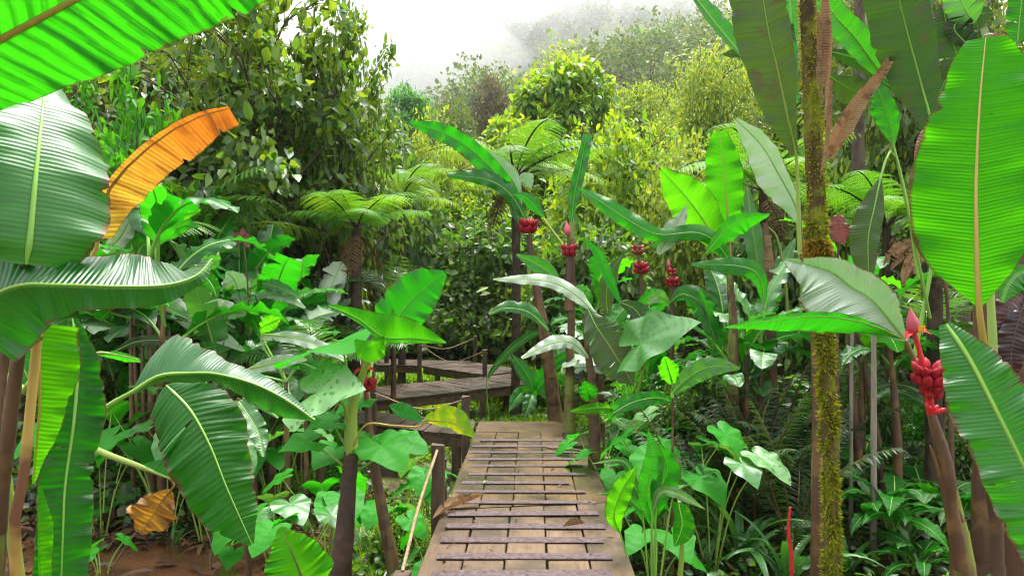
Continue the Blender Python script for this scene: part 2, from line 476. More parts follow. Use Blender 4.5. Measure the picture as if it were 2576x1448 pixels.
M['straw']  = leaf_mat('dead_leaf',   (.20, .12, .06), (.32, .21, .11), (.25, .14, .06), tw=.2, rough=.7, spec=.2, period=.014, rib=.9, wear=(.09, .045, .02), wear_amt=.3)
M['hang']   = leaf_mat('banana_leaf', (.008, .095, .010), (.022, .15, .016), (.03, .38, .006), tw=.36, rough=.3, spec=.5, period=.012, rib=.55, back=(.03, .24, .02), vein=((.16, .33, .06), .007), coat=.15, edge=(.11, .065, .022))
M['hang2']  = leaf_mat('pale_banana_leaf', (.05, .19, .04), (.09, .26, .07), (.08, .42, .02), tw=.35, rough=.28, spec=.8, period=.012, rib=.55, back=(.06, .26, .05), vein=((.25, .38, .12), .008), coat=.2, edge=(.11, .065, .022))
M['taro']   = leaf_mat('arum_leaf',   (.008, .12, .005), (.020, .185, .007), (.035, .46, .004), tw=.48, rough=.5, spec=.18, period=.05, rib=.12, back=(.04, .3, .02), edge=(.11, .065, .022))
M['sheen']    = leaf_mat('painted_sheen_leaf', (.30, .41, .28), (.52, .58, .48), (.08, .38, .03), tw=.22, rough=.30, spec=.7, period=.012, rib=.5, back=(.06, .24, .04), vein=((.3, .4, .16), .007), edge=(.11, .065, .022))  # whitish base colour paints in sky sheen over a light wax bloom
M['speck']  = leaf_mat('speckled_leaf', (.045, .17, .03), (.12, .28, .085), (.12, .45, .03), tw=.3, rough=.45, spec=.35, period=.06, rib=.12, spots=(.02, .10, .02), coat=.3)
M['strap']  = leaf_mat('strap_leaf',  (.035, .16, .03), (.08, .24, .05), (.08, .36, .02), tw=.3, rough=.35, spec=.6, period=.03, rib=.0, vein=((.12, .22, .07), .006))
M['fern']   = leaf_mat('fern_leaf',   (.035, .17, .012), (.08, .26, .02), (.16, .48, .012), tw=.4, rough=.45, spec=.35, rib=0)
M['fernlite'] = leaf_mat('pale_fern_leaf', (.06, .18, .022), (.12, .26, .035), (.17, .42, .018), tw=.4, rough=.45, spec=.4, rib=0)
M['ferndark'] = leaf_mat('dark_fern_leaf', (.010, .034, .008), (.026, .066, .014), (.04, .13, .010), tw=.3, rough=.5, spec=.3, rib=0)
M['palm']   = leaf_mat('palm_leaf',   (.03, .11, .02), (.06, .16, .03), (.08, .28, .02), tw=.35, rough=.35, spec=.6, rib=0)
# crowns: leaf by leaf tone
def crown(name, c1, c2, tr, **k):
    return leaf_mat(name, c1, c2, tr, island=True, rib=0, **k)
M['c_broad'] = crown('broad_crown', (.030, .09, .012), (.13, .23, .035), (.18, .38, .015), tw=.4, rough=.36, spec=.5)
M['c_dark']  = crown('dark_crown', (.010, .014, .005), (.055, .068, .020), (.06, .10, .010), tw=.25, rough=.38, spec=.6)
M['c_mid']   = crown('mid_crown', (.016, .045, .007), (.10, .19, .026), (.13, .36, .012), tw=.4, rough=.4, spec=.5)
M['c_lime']  = crown('lime_crown', (.05, .16, .012), (.20, .34, .03), (.30, .55, .015), tw=.45, rough=.42, spec=.4)
M['c_fresh'] = crown('fresh_crown', (.035, .16, .035), (.09, .26, .06), (.10, .38, .05), tw=.45, rough=.42, spec=.4)
M['c_yell']  = crown('yellowish_crown', (.12, .23, .022), (.26, .37, .04), (.34, .52, .03), tw=.4, rough=.45, spec=.4)
M['c_olive'] = crown('olive_crown', (.05, .11, .020), (.14, .21, .04), (.17, .30, .03), tw=.35, rough=.45, spec=.45)
M['c_brown'] = crown('brownish_crown', (.07, .07, .03), (.15, .13, .055), (.15, .15, .045), tw=.3, rough=.5, spec=.4)
M['c_bright'] = crown('bright_crown', (.02, .15, .007), (.07, .28, .014), (.10, .52, .008), tw=.45, rough=.42, spec=.35)
M['c_far']   = crown('forest_crown', (.035, .085, .016), (.12, .19, .035), (.14, .26, .03), tw=.3, rough=.55, spec=.3)
M['c_litter'] = crown('litter', (.028, .012, .007), (.12, .055, .024), (.12, .06, .02), tw=.15, rough=.6, spec=.35)
M['c_moss']  = crown('moss', (.11, .15, .008), (.31, .36, .016), (.34, .38, .015), tw=.35, rough=.7, spec=.15)
M['c_moss2'] = crown('ochre_moss', (.20, .13, .015), (.38, .28, .03), (.4, .3, .03), tw=.3, rough=.7, spec=.15)
M['c_grass'] = crown('grass_blades', (.10, .26, .012), (.22, .42, .02), (.3, .6, .02), tw=.45, rough=.5, spec=.3)
M['c_low']   = crown('low_leaves', (.012, .08, .007), (.06, .20, .014), (.08, .36, .01), tw=.4, rough=.4, spec=.45)
# stems and wood
M['stalk']   = bark_mat('green_stalk', (.16, .26, .035), (.24, .34, .05), 6, (1, 1, .1), .45, .15, .5)
M['midrib']  = bark_mat('midrib', (.14, .32, .04), (.22, .42, .06), 6, (1, 1, .1), .4, .1, .5)
M['ribbrown'] = bark_mat('brown_midrib', (.30, .20, .04), (.38, .30, .06), 6, (1, 1, .1), .4, .1, .5)
M['stemgrn'] = bark_mat('pseudostem_green', (.13, .16, .03), (.22, .24, .04), 7, (1, 1, .12), .45, .3, .5, c3_=(.10, .05, .02))
M['stembrn'] = bark_mat('pseudostem_brown', (.045, .022, .014), (.11, .05, .026), 9, (1, 1, .12), .5, .5, .5, c3_=(.16, .085, .03))
M['stemyel'] = bark_mat('dry_sheath', (.30, .19, .05), (.44, .30, .08), 9, (1, 1, .1), .6, .4, .3, c3_=(.14, .06, .03))
M['sheath'] = bark_mat('papery_sheath', (.11, .065, .028), (.20, .125, .055), 9, (1, 1, .1), .6, .5, .3, c3_=(.05, .025, .014))
M['stemred'] = bark_mat('red_stem', (.16, .03, .02), (.28, .06, .03), 9, (1, 1, .12), .5, .3, .4)
M['darktaro'] = bark_mat('dark_scarred_trunk', (.022, .012, .010), (.075, .034, .022), 12, (1, 1, .9), .55, .8, .5)
M['bark']    = bark_mat('bark', (.045, .032, .024), (.12, .095, .07), 10, (1, 1, .3), .85, .7, .2)
M['barkgrey'] = bark_mat('pale_bark', (.16, .14, .11), (.30, .27, .22), 10, (1, 1, .3), .85, .5, .2)
M['fernbark'] = bark_mat('fern_bark', (.028, .02, .016), (.09, .065, .045), 14, (1, 1, .6), .9, 1, .15)
M['mossbark'] = bark_mat('mossy_bark', (.045, .030, .016), (.12, .085, .035), 9, (1, 1, .5), .9, 1, .1, moss=(.15, .185, .014), moss_at=.53)
M['rope']    = bark_mat('rope', (.20, .14, .08), (.34, .25, .15), 40, (1, 1, 1), .9, .6, .1)
M['post']    = bark_mat('wet_post', (.035, .022, .014), (.11, .065, .04), 14, (1, 1, .15), .6, .8, .4)
M['twig']    = bark_mat('dry_twig', (.10, .06, .04), (.20, .13, .09), 20, (1, 1, 1), .7, .5, .3)
M['pink']    = bark_mat('pink_fruit', (.20, .003, .010), (.36, .008, .024), 30, (1, 1, 1), .6, .3, .3)
M['bud']     = bark_mat('pink_bud', (.42, .045, .10), (.58, .12, .18), 14, (1, 1, .3), .4, .1, .5)
M['petal']   = bark_mat('red_bract', (.48, .012, .02), (.62, .03, .035), 10, (1, 1, 1), .45, .1, .4)
M['stamen']  = bark_mat('yellow_flower', (.75, .32, .02), (.85, .48, .03), 20, (1, 1, 1), .5, .1, .3)
M['brownfern'] = leaf_mat('dead_fern', (.07, .035, .018), (.16, .085, .04), (.10, .05, .02), tw=.2, rough=.7, spec=.2, rib=0)
M['rock'] = bark_mat('rock', (.05, .045, .035), (.16, .145, .11), 5, (1, 1, 1), .8, .8, .3, moss=(.10, .15, .02), moss_at=.56)
M['purple']  = leaf_mat('dark_purple_leaf', (.022, .009, .012), (.055, .02, .025), (.06, .012, .015), tw=.2, rough=.35, spec=.6, rib=.3, period=.02)
M['rosewood'] = leaf_mat('pink_brown_leaf', (.13, .04, .036), (.22, .085, .07), (.16, .05, .04), tw=.25, rough=.45, spec=.4, rib=.6, period=.03)

# ---------------------------------------------------------------- generators
def arc(elev0, droop, length, n=8, yaw=0.0, power=1.0):
    """points of a shoot leaving the origin along +X at elev0 and bending down by droop in all"""
    p = Vector((0, 0, 0)); out = [p.copy()]
    for i in range(n):
        e = elev0 - droop * ((i + .5) / n) ** power
        p = p + Vector((math.cos(e) * math.cos(yaw * i / n), math.cos(e) * math.sin(yaw * i / n), math.sin(e))) * (length / n)
        out.append(p.copy())
    return out

_lib = {}
BLADES = {  # kind: (petiole share, half width, fold, curl, ripple, profile, tears, elev, droop)
    'banana': (.22, .155, .30, .35, .035, BAN, 2),
    'ginger': (.10, .13, .25, .3, .03, LAN, 0),
    'canna':  (.25, .17, .30, .35, .035, LAN, 0),
}
ARCS = [(82, 40), (76, 75), (66, 95), (55, 105), (42, 100), (25, 85), (72, 120), (60, 70)]
def blade_mesh(kind, ai, mat, var=0):
    key = (kind, ai, mat, var)
    if key not in _lib:
        pe, hw, fo, cu, ri, pr, te = BLADES[kind]
        rng = random.Random(hash((kind, ai, var)) % 9999 + ai * 7 + var)
        rng = random.Random(len(kind) * 131 + ai * 7 + var * 31)
        e, d = ARCS[ai]
        pts = arc(math.radians(e + rng.uniform(-5, 5)), math.radians(d + rng.uniform(-10, 10)), 1.0, 12, rng.uniform(-.5, .5), 1.4)
        full = spline(pts, 40)
        k = int(pe * 40)
        mb = MB()
        leaf(mb, full[k::4] + [full[-1]] if (40 - k) % 4 else full[k::4], hw * rng.uniform(.85, 1.1), hw * rng.uniform(.85, 1.1), fo * rng.uniform(.3, 1.6), fo * rng.uniform(.3, 1.6),
             cu * rng.uniform(.5, 1.5), ri * .6, .3, te + var % 2, rng, pr, hint='up', px=False, n=26, m=4)
        tube(mb, full[::4], [(0, .016), (pe, .012), (.6, .006), (1, .002)], 5, 1, n=20)
        _lib[key] = mb.mesh(kind + '_blade', [M[mat], M['midrib']])
    return _lib[key]

def stem_tube(parent, pts, r, mat, name='pseudostem', nseg=9, rng=None):
    mb = MB(); sheathed(mb, pts, r, nseg, rng or random.Random(int(pts[0][0] * 997) + 5), 4)
    return mb.build(name, [M[mat], M['stembrn'], M['sheath']], parent, off=(0, 0, 0))

def big_plant(name, label, cat, x, y, H, nst, nlf, ll, mats, seed, kind='banana', stem='stemgrn', sr=.05, spread=.25, group=None, lean=0.0, arcs=None, z=None, azs=None):
    """a clump: nst stems of height H, each carrying nlf big blades of length ll"""
    rng = random.Random(seed)
    z = gh(x, y) - .05 if z is None else z
    r = thing(name, label, cat, (x, y, z), group)
    for s in range(nst):
        a = rng.uniform(0, 6.28); d = spread * math.sqrt(rng.random()) if nst > 1 else 0
        h = H * rng.uniform(.8, 1.08) if nst > 1 else H
        b = Vector((math.cos(a) * d, math.sin(a) * d, 0)); t = b + Vector((rng.uniform(-.12, .12) * h + lean * h, rng.uniform(-.12, .12) * h, h))
        stem_tube(r, [b, b.lerp(t, .5) + Vector((rng.uniform(-.04, .04), rng.uniform(-.04, .04), 0)), t], [sr * 1.15, sr, sr * .55], stem, 'pseudostem' if kind == 'banana' else 'stem', 7)
        az = rng.uniform(0, 6.28)
        for k in range(nlf):
            q = k / max(1, nlf - 1)
            az += 2.4 + rng.uniform(-.5, .5)
            ai = rng.choice(arcs or ([0, 1, 1, 7, 2] if q > .55 else [2, 3, 4, 6, 7, 3]))
            m = mats[rng.randrange(len(mats))]
            zz = t * 1.0 if q > .5 else b.lerp(t, .75 + .25 * q)
            L = ll * rng.uniform(.75, 1.15)
            me = blade_mesh(kind, ai, m, rng.randrange(3))
            link('leaf', me, r, zz, (rng.uniform(-.25, .25), 0, azs[k % len(azs)] + rng.uniform(-.2, .2) if azs else az), (L, L * rng.uniform(.85, 1.15), L))
    return r

# ---- ferns and palms
def fern_frond(seed, elev, droop, npair=24, pl=.27, mat='fern', npin=13):
    key = ('fern', seed, mat)
    if key in _lib: return _lib[key]
    rng = random.Random(seed); mb = MB()
    C = spline(arc(math.radians(elev), math.radians(droop), 1.0, 12, rng.uniform(-.3, .3), 1.2), 60)
    tube(mb, C[::5], [.011, .008, .002], 5, 1, n=18)
    V = []; fs = []
    for i in range(npair):
        t = .14 + .85 * i / (npair - 1)
        k = min(58, int(t * 60)); c = C[k]; tg = (C[k + 1] - C[k - 1]).normalized()
        up = Vector((0, 0, 1)); sd = tg.cross(up).normalized(); nn = sd.cross(tg)
        w = pl * (math.sin(PI * min(1, (t * .9 + .12)) ** .8)) ** .75 * rng.uniform(.9, 1.08) + .01
        for sgn in (1, -1):
            d = (sd * sgn + tg * .42 + nn * rng.uniform(-.05, .12)).normalized()
            pb = []
            for q in range(npin + 1):
                s = q / npin
                pb.append(c + d * (w * s) - Vector((0, 0, 1)) * (w * .38 * s * s))
            for q in range(npin):
                s = (q + .5) / npin; hw = w * .125 * (1 - s) ** .6 + .002
                pd = (pb[q + 1] - pb[q]); pn = pd.normalized(); ps = pn.cross(nn).normalized()
                for g in (1, -1):
                    b0, b1 = pb[q], pb[q] + pd * .95
                    tp = pb[q] + pd * 1.0 + ps * (g * hw) + pn * (hw * .35) - nn * (hw * .2)
                    o = len(V); V += [b0, b1, tp]; fs.append((o, o + 1, o + 2) if g < 0 else (o + 1, o, o + 2))
    mb.add([tuple(v) for v in V], fs, 0)
    _lib[key] = mb.mesh('frond_mesh', [M[mat], M['fernbark']])
    return _lib[key]

def pin_frond(seed, elev, droop, npair=22, pl=.24, pw=.016, mat='ferndark', sweep=.5, hang=.35, start=.12, full=True, shape=.6):
    """simple pinnate frond: long narrow leaflets"""
    key = ('pin', seed, elev, droop, npair, pl, mat)
    if key in _lib: return _lib[key]
    rng = random.Random(seed); mb = MB()
    C = spline(arc(math.radians(elev), math.radians(droop), 1.0, 12, rng.uniform(-.3, .3), 1.3), 60)
    tube(mb, C[::5], [.008, .006, .0015], 5, 1, n=18)
    B = []; D = []; N = []; L = []; W = []
    for i in range(npair):
        t = start + (1 - start - .01) * i / (npair - 1); k = min(58, int(t * 60)); c = C[k]; tg = (C[k + 1] - C[k - 1]).normalized()
        sd = tg.cross(Vector((0, 0, 1))).normalized(); nn = sd.cross(tg)
        w = pl * (math.sin(PI * (.12 + .83 * (t - start) / (1 - start)))) ** shape * rng.uniform(.85, 1.1)
        for sgn in (1, -1):
            B.append(c); D.append(sd * sgn + tg * sweep + nn * rng.uniform(-.15, .2)); N.append(nn + Vector((rng.uniform(-.2, .2),) * 3)); L.append(w); W.append(pw * rng.uniform(.8, 1.2))
    scatter_leaves(mb, np.array(B), np.array(D), np.array(N), np.array(L), np.array(W), 0, full, hang)
    _lib[key] = mb.mesh('frond_mesh', [M[mat], M['stembrn']])
    return _lib[key]

def frond_plant(name, label, cat, x, y, H, nf, fl, frond, seed, trunk='fernbark', tr=.07, z=None, group=None, azs=None, lean=(0, 0), nv=3, dead=0):
    rng = random.Random(seed); z = gh(x, y) - .05 if z is None else z
    r = thing(name, label, cat, (x, y, z), group)
    top = Vector((lean[0], lean[1], H))
    if H > .15:
        mb = MB(); tube(mb, [(0, 0, 0), (lean[0] * .35 + .03, lean[1] * .35, H * .5), tuple(top)], [tr * 1.25, tr, tr * .95], 12, n=26, rough=.13, rng=rng)
        mb.build('trunk', M[trunk], r, off=(0, 0, 0))
    for k in range(dead):                      # old brown fronds hanging round the trunk
        link('dead_frond', fern_frond(90 + k % 2, -38, 45, 16, .2, 'brownfern', 8), r, top - Vector((0, 0, .05)), (0, 0, k * 2.1 + rng.random()), fl * rng.uniform(.45, .7))
    for k in range(nf):
        az = azs[k] if azs else 2 * PI * k / nf + rng.uniform(-.3, .3)
        link('frond', frond(k % nv), r, top, (rng.uniform(-.2, .2), rng.uniform(-.15, .15), az), fl * rng.uniform(.85, 1.1))
    return r

# ---- trees
def tree_mesh(key, seed, H, R, h0, tr, nlimb, ntwig, nleaf, ll, lw, mat, bark='bark', droop=.25, full=True, jit=.10, up=.55, hang=.1, flat=1.0, lobes=0, lr=.42):
    if key in _lib: return _lib[key]
    rng = random.Random(seed); nr = np.random.default_rng(seed)
    tb = MB()
    tp = [Vector((0, 0, -.3))] + [Vector((rng.gauss(0, .025) * H, rng.gauss(0, .025) * H, H * .82 * k / 5)) for k in range(1, 6)]
    tube(tb, tp, [tr, tr * .8, tr * .35], 9, n=18)
    tc = spline(tp, 20)
    nodes = []; dirs = []
    cz = H * (h0 + 1) / 2; rz = H * (1 - h0) / 2
    for k in range(nlimb):
        az = k * 2.4 + rng.uniform(-.5, .5); el = math.asin(max(-1, min(1, -0.75 + 1.75 * (k + rng.random()) / nlimb)))
        rr = rng.uniform(.62, 1.05)
        tg = Vector((math.cos(az) * math.cos(el) * R * rr, math.sin(az) * math.cos(el) * R * rr * flat, cz + math.sin(el) * rz * rr))
        q = min(1, max(.25, (tg.z / H - .12 - .12 * rng.random()) / .82)); b = tc[int(q * 20)]
        mid = b.lerp(tg, .5) + Vector((rng.uniform(-.1, .1) * R, rng.uniform(-.1, .1) * R, .12 * R))
        lp = spline([b, mid, tg], 10)
        tube(tb, lp[::2], [tr * .34, tr * .22, tr * .08], 6, n=8)
        for j in range(ntwig):
            s = rng.uniform(.3, 1.0) if j else 1.0
            p = lp[int(s * 10)]
            d = Vector((rng.gauss(0, 1), rng.gauss(0, 1), rng.gauss(.3, .6))).normalized() + (tg - b).normalized() * .8
            d.normalize(); tl = R * rng.uniform(.18, .42)
            e = p + d * tl - Vector((0, 0, tl * hang))
            tube(tb, [p, p.lerp(e, .5) + Vector((0, 0, tl * .08)), e], [tr * .11, tr * .05], 4, n=4)
            for w in (.45, .75, 1.0): nodes.append(p.lerp(e, w)); dirs.append(d)
    if lobes:                                  # rounded heads of foliage, each a shell of leaves with shade inside
        k0 = []; rl = []
        for k in range(lobes):
            az = k * 2.4 + rng.uniform(-.4, .4); zz = -.55 + 1.5 * (k + rng.random()) / lobes; el = math.asin(max(-1, min(1, zz)))
            rr = rng.uniform(.55, .80)
            k0.append((math.cos(az) * math.cos(el) * R * rr, math.sin(az) * math.cos(el) * R * rr, cz + math.sin(el) * rz * rr)); rl.append(R * lr * rng.uniform(.7, 1.25))
            c = Vector(k0[-1]); b = tc[int(min(1, max(.25, c.z / H * .8)) * 20)]
            tube(tb, [b, b.lerp(c, .5) + Vector((0, 0, .05 * R)), c], [tr * .3, tr * .18, tr * .06], 5, n=6)
        k0 = np.array(k0); rl = np.array(rl); p = rl ** 2 / np.sum(rl ** 2)
        ix = nr.choice(lobes, nleaf, p=p); d = nr.normal(0, 1, (nleaf, 3)); d[:, 2] += .35; d /= np.linalg.norm(d, axis=1, keepdims=True)
        wob = 1 + .22 * np.sin(d[:, 0] * 7 + ix) * np.cos(d[:, 1] * 6 + ix * 2) + .15 * np.sin(d[:, 2] * 11 + ix * 3)
        B = k0[ix] + d * (rl[ix] * wob * nr.uniform(.45, 1.08, nleaf) ** .7)[:, None] * np.array([1, 1, .85])
        D = d * .7 + nr.normal(0, .45, (nleaf, 3)); D[:, 2] -= droop * nr.uniform(.3, 1.5, nleaf)
        N = d * .6 + np.array([0, 0, up]) + nr.normal(0, .3, (nleaf, 3))
        L = ll * nr.uniform(.55, 1.15, nleaf); W = lw * nr.uniform(.7, 1.1, nleaf) * L / ll
        lb = MB(); scatter_leaves(lb, B, D, N, L, W, 0, full, .12)
        _lib[key] = (tb.mesh('trunk_mesh', M[bark]), lb.mesh('crown_mesh', M[mat]))
        return _lib[key]
    nodes = np.array([tuple(a) for a in nodes]); dirs = np.array([tuple(a) for a in dirs])
    wgt = nr.gamma(1.2, 1, len(nodes)); wgt /= wgt.sum()
    ix = nr.choice(len(nodes), nleaf, p=wgt)
    B = nodes[ix] + nr.normal(0, jit * R, (nleaf, 3))
    cen = np.array([0, 0, cz]); out = B - cen; out /= np.maximum(.01, np.linalg.norm(out, axis=1, keepdims=True))
    D = dirs[ix] * .5 + out * .5 + nr.normal(0, .55, (nleaf, 3)); D[:, 2] -= droop * nr.uniform(.2, 1.6, nleaf)
    N = np.tile([0, 0, 1.0], (nleaf, 1)) * up + out * .35 + nr.normal(0, .35, (nleaf, 3))
    L = ll * nr.uniform(.55, 1.15, nleaf); W = lw * nr.uniform(.7, 1.1, nleaf) * L / ll
    lb = MB(); scatter_leaves(lb, B, D, N, L, W, 0, full, .12)
    _lib[key] = (tb.mesh('trunk_mesh', M[bark]), lb.mesh('crown_mesh', M[mat]))
    return _lib[key]

def tree(name, label, cat, x, y, key, rot=0, sc=1.0, group=None, z=None, kw=None):
    a, b = tree_mesh(key, **(kw or TREES[key]))
    r = thing(name, label, cat, (x, y, gh(x, y) - .1 if z is None else z), group)
    link('trunk', a, r, (0, 0, 0), (0, 0, rot), sc); link('crown', b, r, (0, 0, 0), (0, 0, rot), sc)
    return r

def tree_at(name, label, cat, u, Y, vtop, key, wpx=None, rot=0, group=None):
    """plants a tree in the direction u, Y metres ahead, its top seen at vtop and its crown wpx wide"""
    x = (u - 1288) / F * Y; z0 = gh(x, Y) - .1; top = CAMZ - (vtop - 724) / F * Y
    kw = TREES[key]; sz = (top - z0) / kw['H']
    sx = wpx / F * Y / (2.05 * kw['R']) if wpx else sz
    return tree(name, label, cat, x, Y, key, rot, (sx, sx, sz), group, z0)

TREES = {
 'bigleaf': dict(seed=3, H=8, R=2.9, h0=.30, tr=.13, nlimb=34, ntwig=7, nleaf=6800, ll=.27, lw=.10, mat='c_broad', jit=.05, droop=.35, up=.9),
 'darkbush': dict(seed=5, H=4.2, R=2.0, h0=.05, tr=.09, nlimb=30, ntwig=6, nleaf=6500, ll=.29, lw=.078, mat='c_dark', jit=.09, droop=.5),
 'midbush': dict(seed=7, H=4.0, R=1.9, h0=.05, tr=.08, nlimb=28, ntwig=6, lobes=24, lr=.36, nleaf=5600, ll=.27, lw=.085, mat='c_mid', jit=.10, droop=.4),
 'brightbush': dict(seed=9, H=4.5, R=1.6, h0=.12, tr=.07, nlimb=24, ntwig=6, nleaf=3400, ll=.22, lw=.06, mat='c_bright', jit=.08, droop=.2),
 'lime': dict(seed=11, H=9.5, R=2.4, h0=.22, tr=.14, nlimb=14, ntwig=3, lobes=24, lr=.36, nleaf=11000, ll=.40, lw=.125, mat='c_lime', jit=.12, droop=.5, up=.7),
 'fresh': dict(seed=13, H=10, R=1.5, h0=.40, tr=.12, nlimb=24, ntwig=5, nleaf=5200, ll=.32, lw=.06, mat='c_fresh', lobes=16, lr=.42, jit=.12, droop=.35, full=False),
 'yellowish': dict(seed=15, H=9, R=3.2, h0=.25, tr=.14, nlimb=30, ntwig=6, lobes=30, lr=.34, nleaf=16000, ll=.22, lw=.075, mat='c_yell', jit=.10, full=False),
 'olive': dict(seed=17, H=8, R=3.2, h0=.15, tr=.13, nlimb=30, ntwig=6, lobes=28, lr=.36, nleaf=14000, ll=.25, lw=.085, mat='c_olive', jit=.10, full=False),
 'brown': dict(seed=19, H=9, R=1.9, h0=.45, tr=.12, nlimb=22, ntwig=5, lobes=14, lr=.36, nleaf=4200, ll=.24, lw=.07, mat='c_brown', jit=.10, full=False),
 'limebush': dict(seed=21, H=4.5, R=2.4, h0=.05, tr=.09, nlimb=30, ntwig=6, lobes=26, lr=.36, nleaf=9000, ll=.22, lw=.075, mat='c_lime', jit=.10, droop=.35),
 'yellbush': dict(seed=23, H=4.2, R=2.4, h0=.05, tr=.09, nlimb=30, ntwig=6, lobes=26, lr=.34, nleaf=10000, ll=.18, lw=.065, mat='c_yell', jit=.10, droop=.35),
}

# ---------------------------------------------------------------- light, air, camera
w = bpy.data.worlds.new('World'); S.world = w; w.use_nodes = True
nt = w.node_tree; nt.nodes.clear()
sky = nt.nodes.new('ShaderNodeTexSky'); sky.sky_type = 'NISHITA'; sky.sun_disc = False
SUN_EL, SUN_AZ = math.radians(74), math.radians(18)      # high, ahead of the camera and a little to the right
sky.sun_elevation = SUN_EL; sky.sun_rotation = SUN_AZ
sky.air_density = 1.0; sky.dust_density = 4.0; sky.ozone_density = .5
hs = nt.nodes.new('ShaderNodeHueSaturation'); hs.inputs['Saturation'].default_value = .10
bg = nt.nodes.new('ShaderNodeBackground'); bg.inputs['Strength'].default_value = .15
ow = nt.nodes.new('ShaderNodeOutputWorld')
nt.links.new(sky.outputs[0], hs.inputs['Color']); nt.links.new(hs.outputs[0], bg.inputs[0]); nt.links.new(bg.outputs[0], ow.inputs[0])
sd = bpy.data.lights.new('Sun', 'SUN'); sd.energy = 1.5; sd.angle = math.radians(25); sd.color = (1, .96, .9)
so = bpy.data.objects.new('Sun', sd); COL.objects.link(so)
dirv = Vector((math.sin(SUN_AZ) * math.cos(SUN_EL), math.cos(SUN_AZ) * math.cos(SUN_EL), math.sin(SUN_EL)))
so.rotation_euler = (-dirv).to_track_quat('-Z', 'Y').to_euler()

cd = bpy.data.cameras.new('Camera'); cam = bpy.data.objects.new('Camera', cd); COL.objects.link(cam)
cam.location = CAM; cam.rotation_euler = (PI / 2, 0, 0)
cd.sensor_width = 36; cd.lens = 36 * F / 2576; cd.clip_start = .05; cd.clip_end = 2000
S.camera = cam
S.view_settings.view_transform = 'Standard'; S.view_settings.look = 'None'; S.view_settings.gamma = 1
S.view_settings.exposure = 2.0
cy = S.cycles
cy.max_bounces = 14; cy.diffuse_bounces = 4; cy.glossy_bounces = 2; cy.transmission_bounces = 6; cy.volume_bounces = 12; cy.transparent_max_bounces = 8
cy.caustics_reflective = False; cy.caustics_refractive = False; cy.sample_clamp_indirect = 6; cy.blur_glossy = 1
cy.use_adaptive_sampling = True; cy.adaptive_threshold = .006; cy.filter_width = 1.15
cy.use_denoising = True

def vol(name, dens, col, aniso=0.2):
    m = bpy.data.materials.new(name); m.use_nodes = True; t = m.node_tree; t.nodes.clear()
    o = t.nodes.new('ShaderNodeOutputMaterial'); p = t.nodes.new('ShaderNodeVolumePrincipled')
    p.inputs['Color'].default_value = col; p.inputs['Density'].default_value = dens; p.inputs['Anisotropy'].default_value = aniso
    t.links.new(p.outputs[0], o.inputs['Volume']); return m
mb = MB()
hx0, hx1, hy0, hy1, hz0, hz1 = -262, 262, -22, 290, -3, 92
mb.add([(x, y, z) for z in (hz0, hz1) for y in (hy0, hy1) for x in (hx0, hx1)], [(0, 2, 3, 1), (4, 5, 7, 6), (0, 1, 5, 4), (2, 6, 7, 3), (0, 4, 6, 2), (1, 3, 7, 5)])
hz = mb.build('haze', vol('haze', .0003, (.96, .97, .98, 1)), smooth=False); tag(hz, kind='stuff')
def mist(c, r, dens, seed):
    mb = MB(); V = []; n, m = 28, 18
    for j in range(m + 1):
        th = PI * j / m
        for i in range(n):
            a = 2 * PI * i / n; d = Vector((math.cos(a) * math.sin(th), math.sin(a) * math.sin(th), math.cos(th)))
            k = 1 + .28 * noise.noise(d * 1.6 + Vector((seed, 0, 0))) + .12 * noise.noise(d * 4 + Vector((0, seed, 0)))
            V.append((c[0] + d.x * r[0] * k, c[1] + d.y * r[1] * k, c[2] + d.z * r[2] * k))
    mb.add(V, [(j * n + i, (j + 1) * n + i, (j + 1) * n + (i + 1) % n, j * n + (i + 1) % n) for j in range(m) for i in range(n)])
    return tag(mb.build('mist', vol('mist', dens, (.98, .98, .99, 1), 0.0)), kind='stuff')
mist((0, 165, 74), (150, 48, 31), .034, 1)
mist((-22, 120, 40), (22, 18, 13), .045, 2)
mist((0, 76, 22), (95, 36, 34), .0022, 6)
mist((45, 112, 46), (50, 16, 24), .010, 4)
mist((-60, 140, 52), (40, 30, 26), .04, 3)

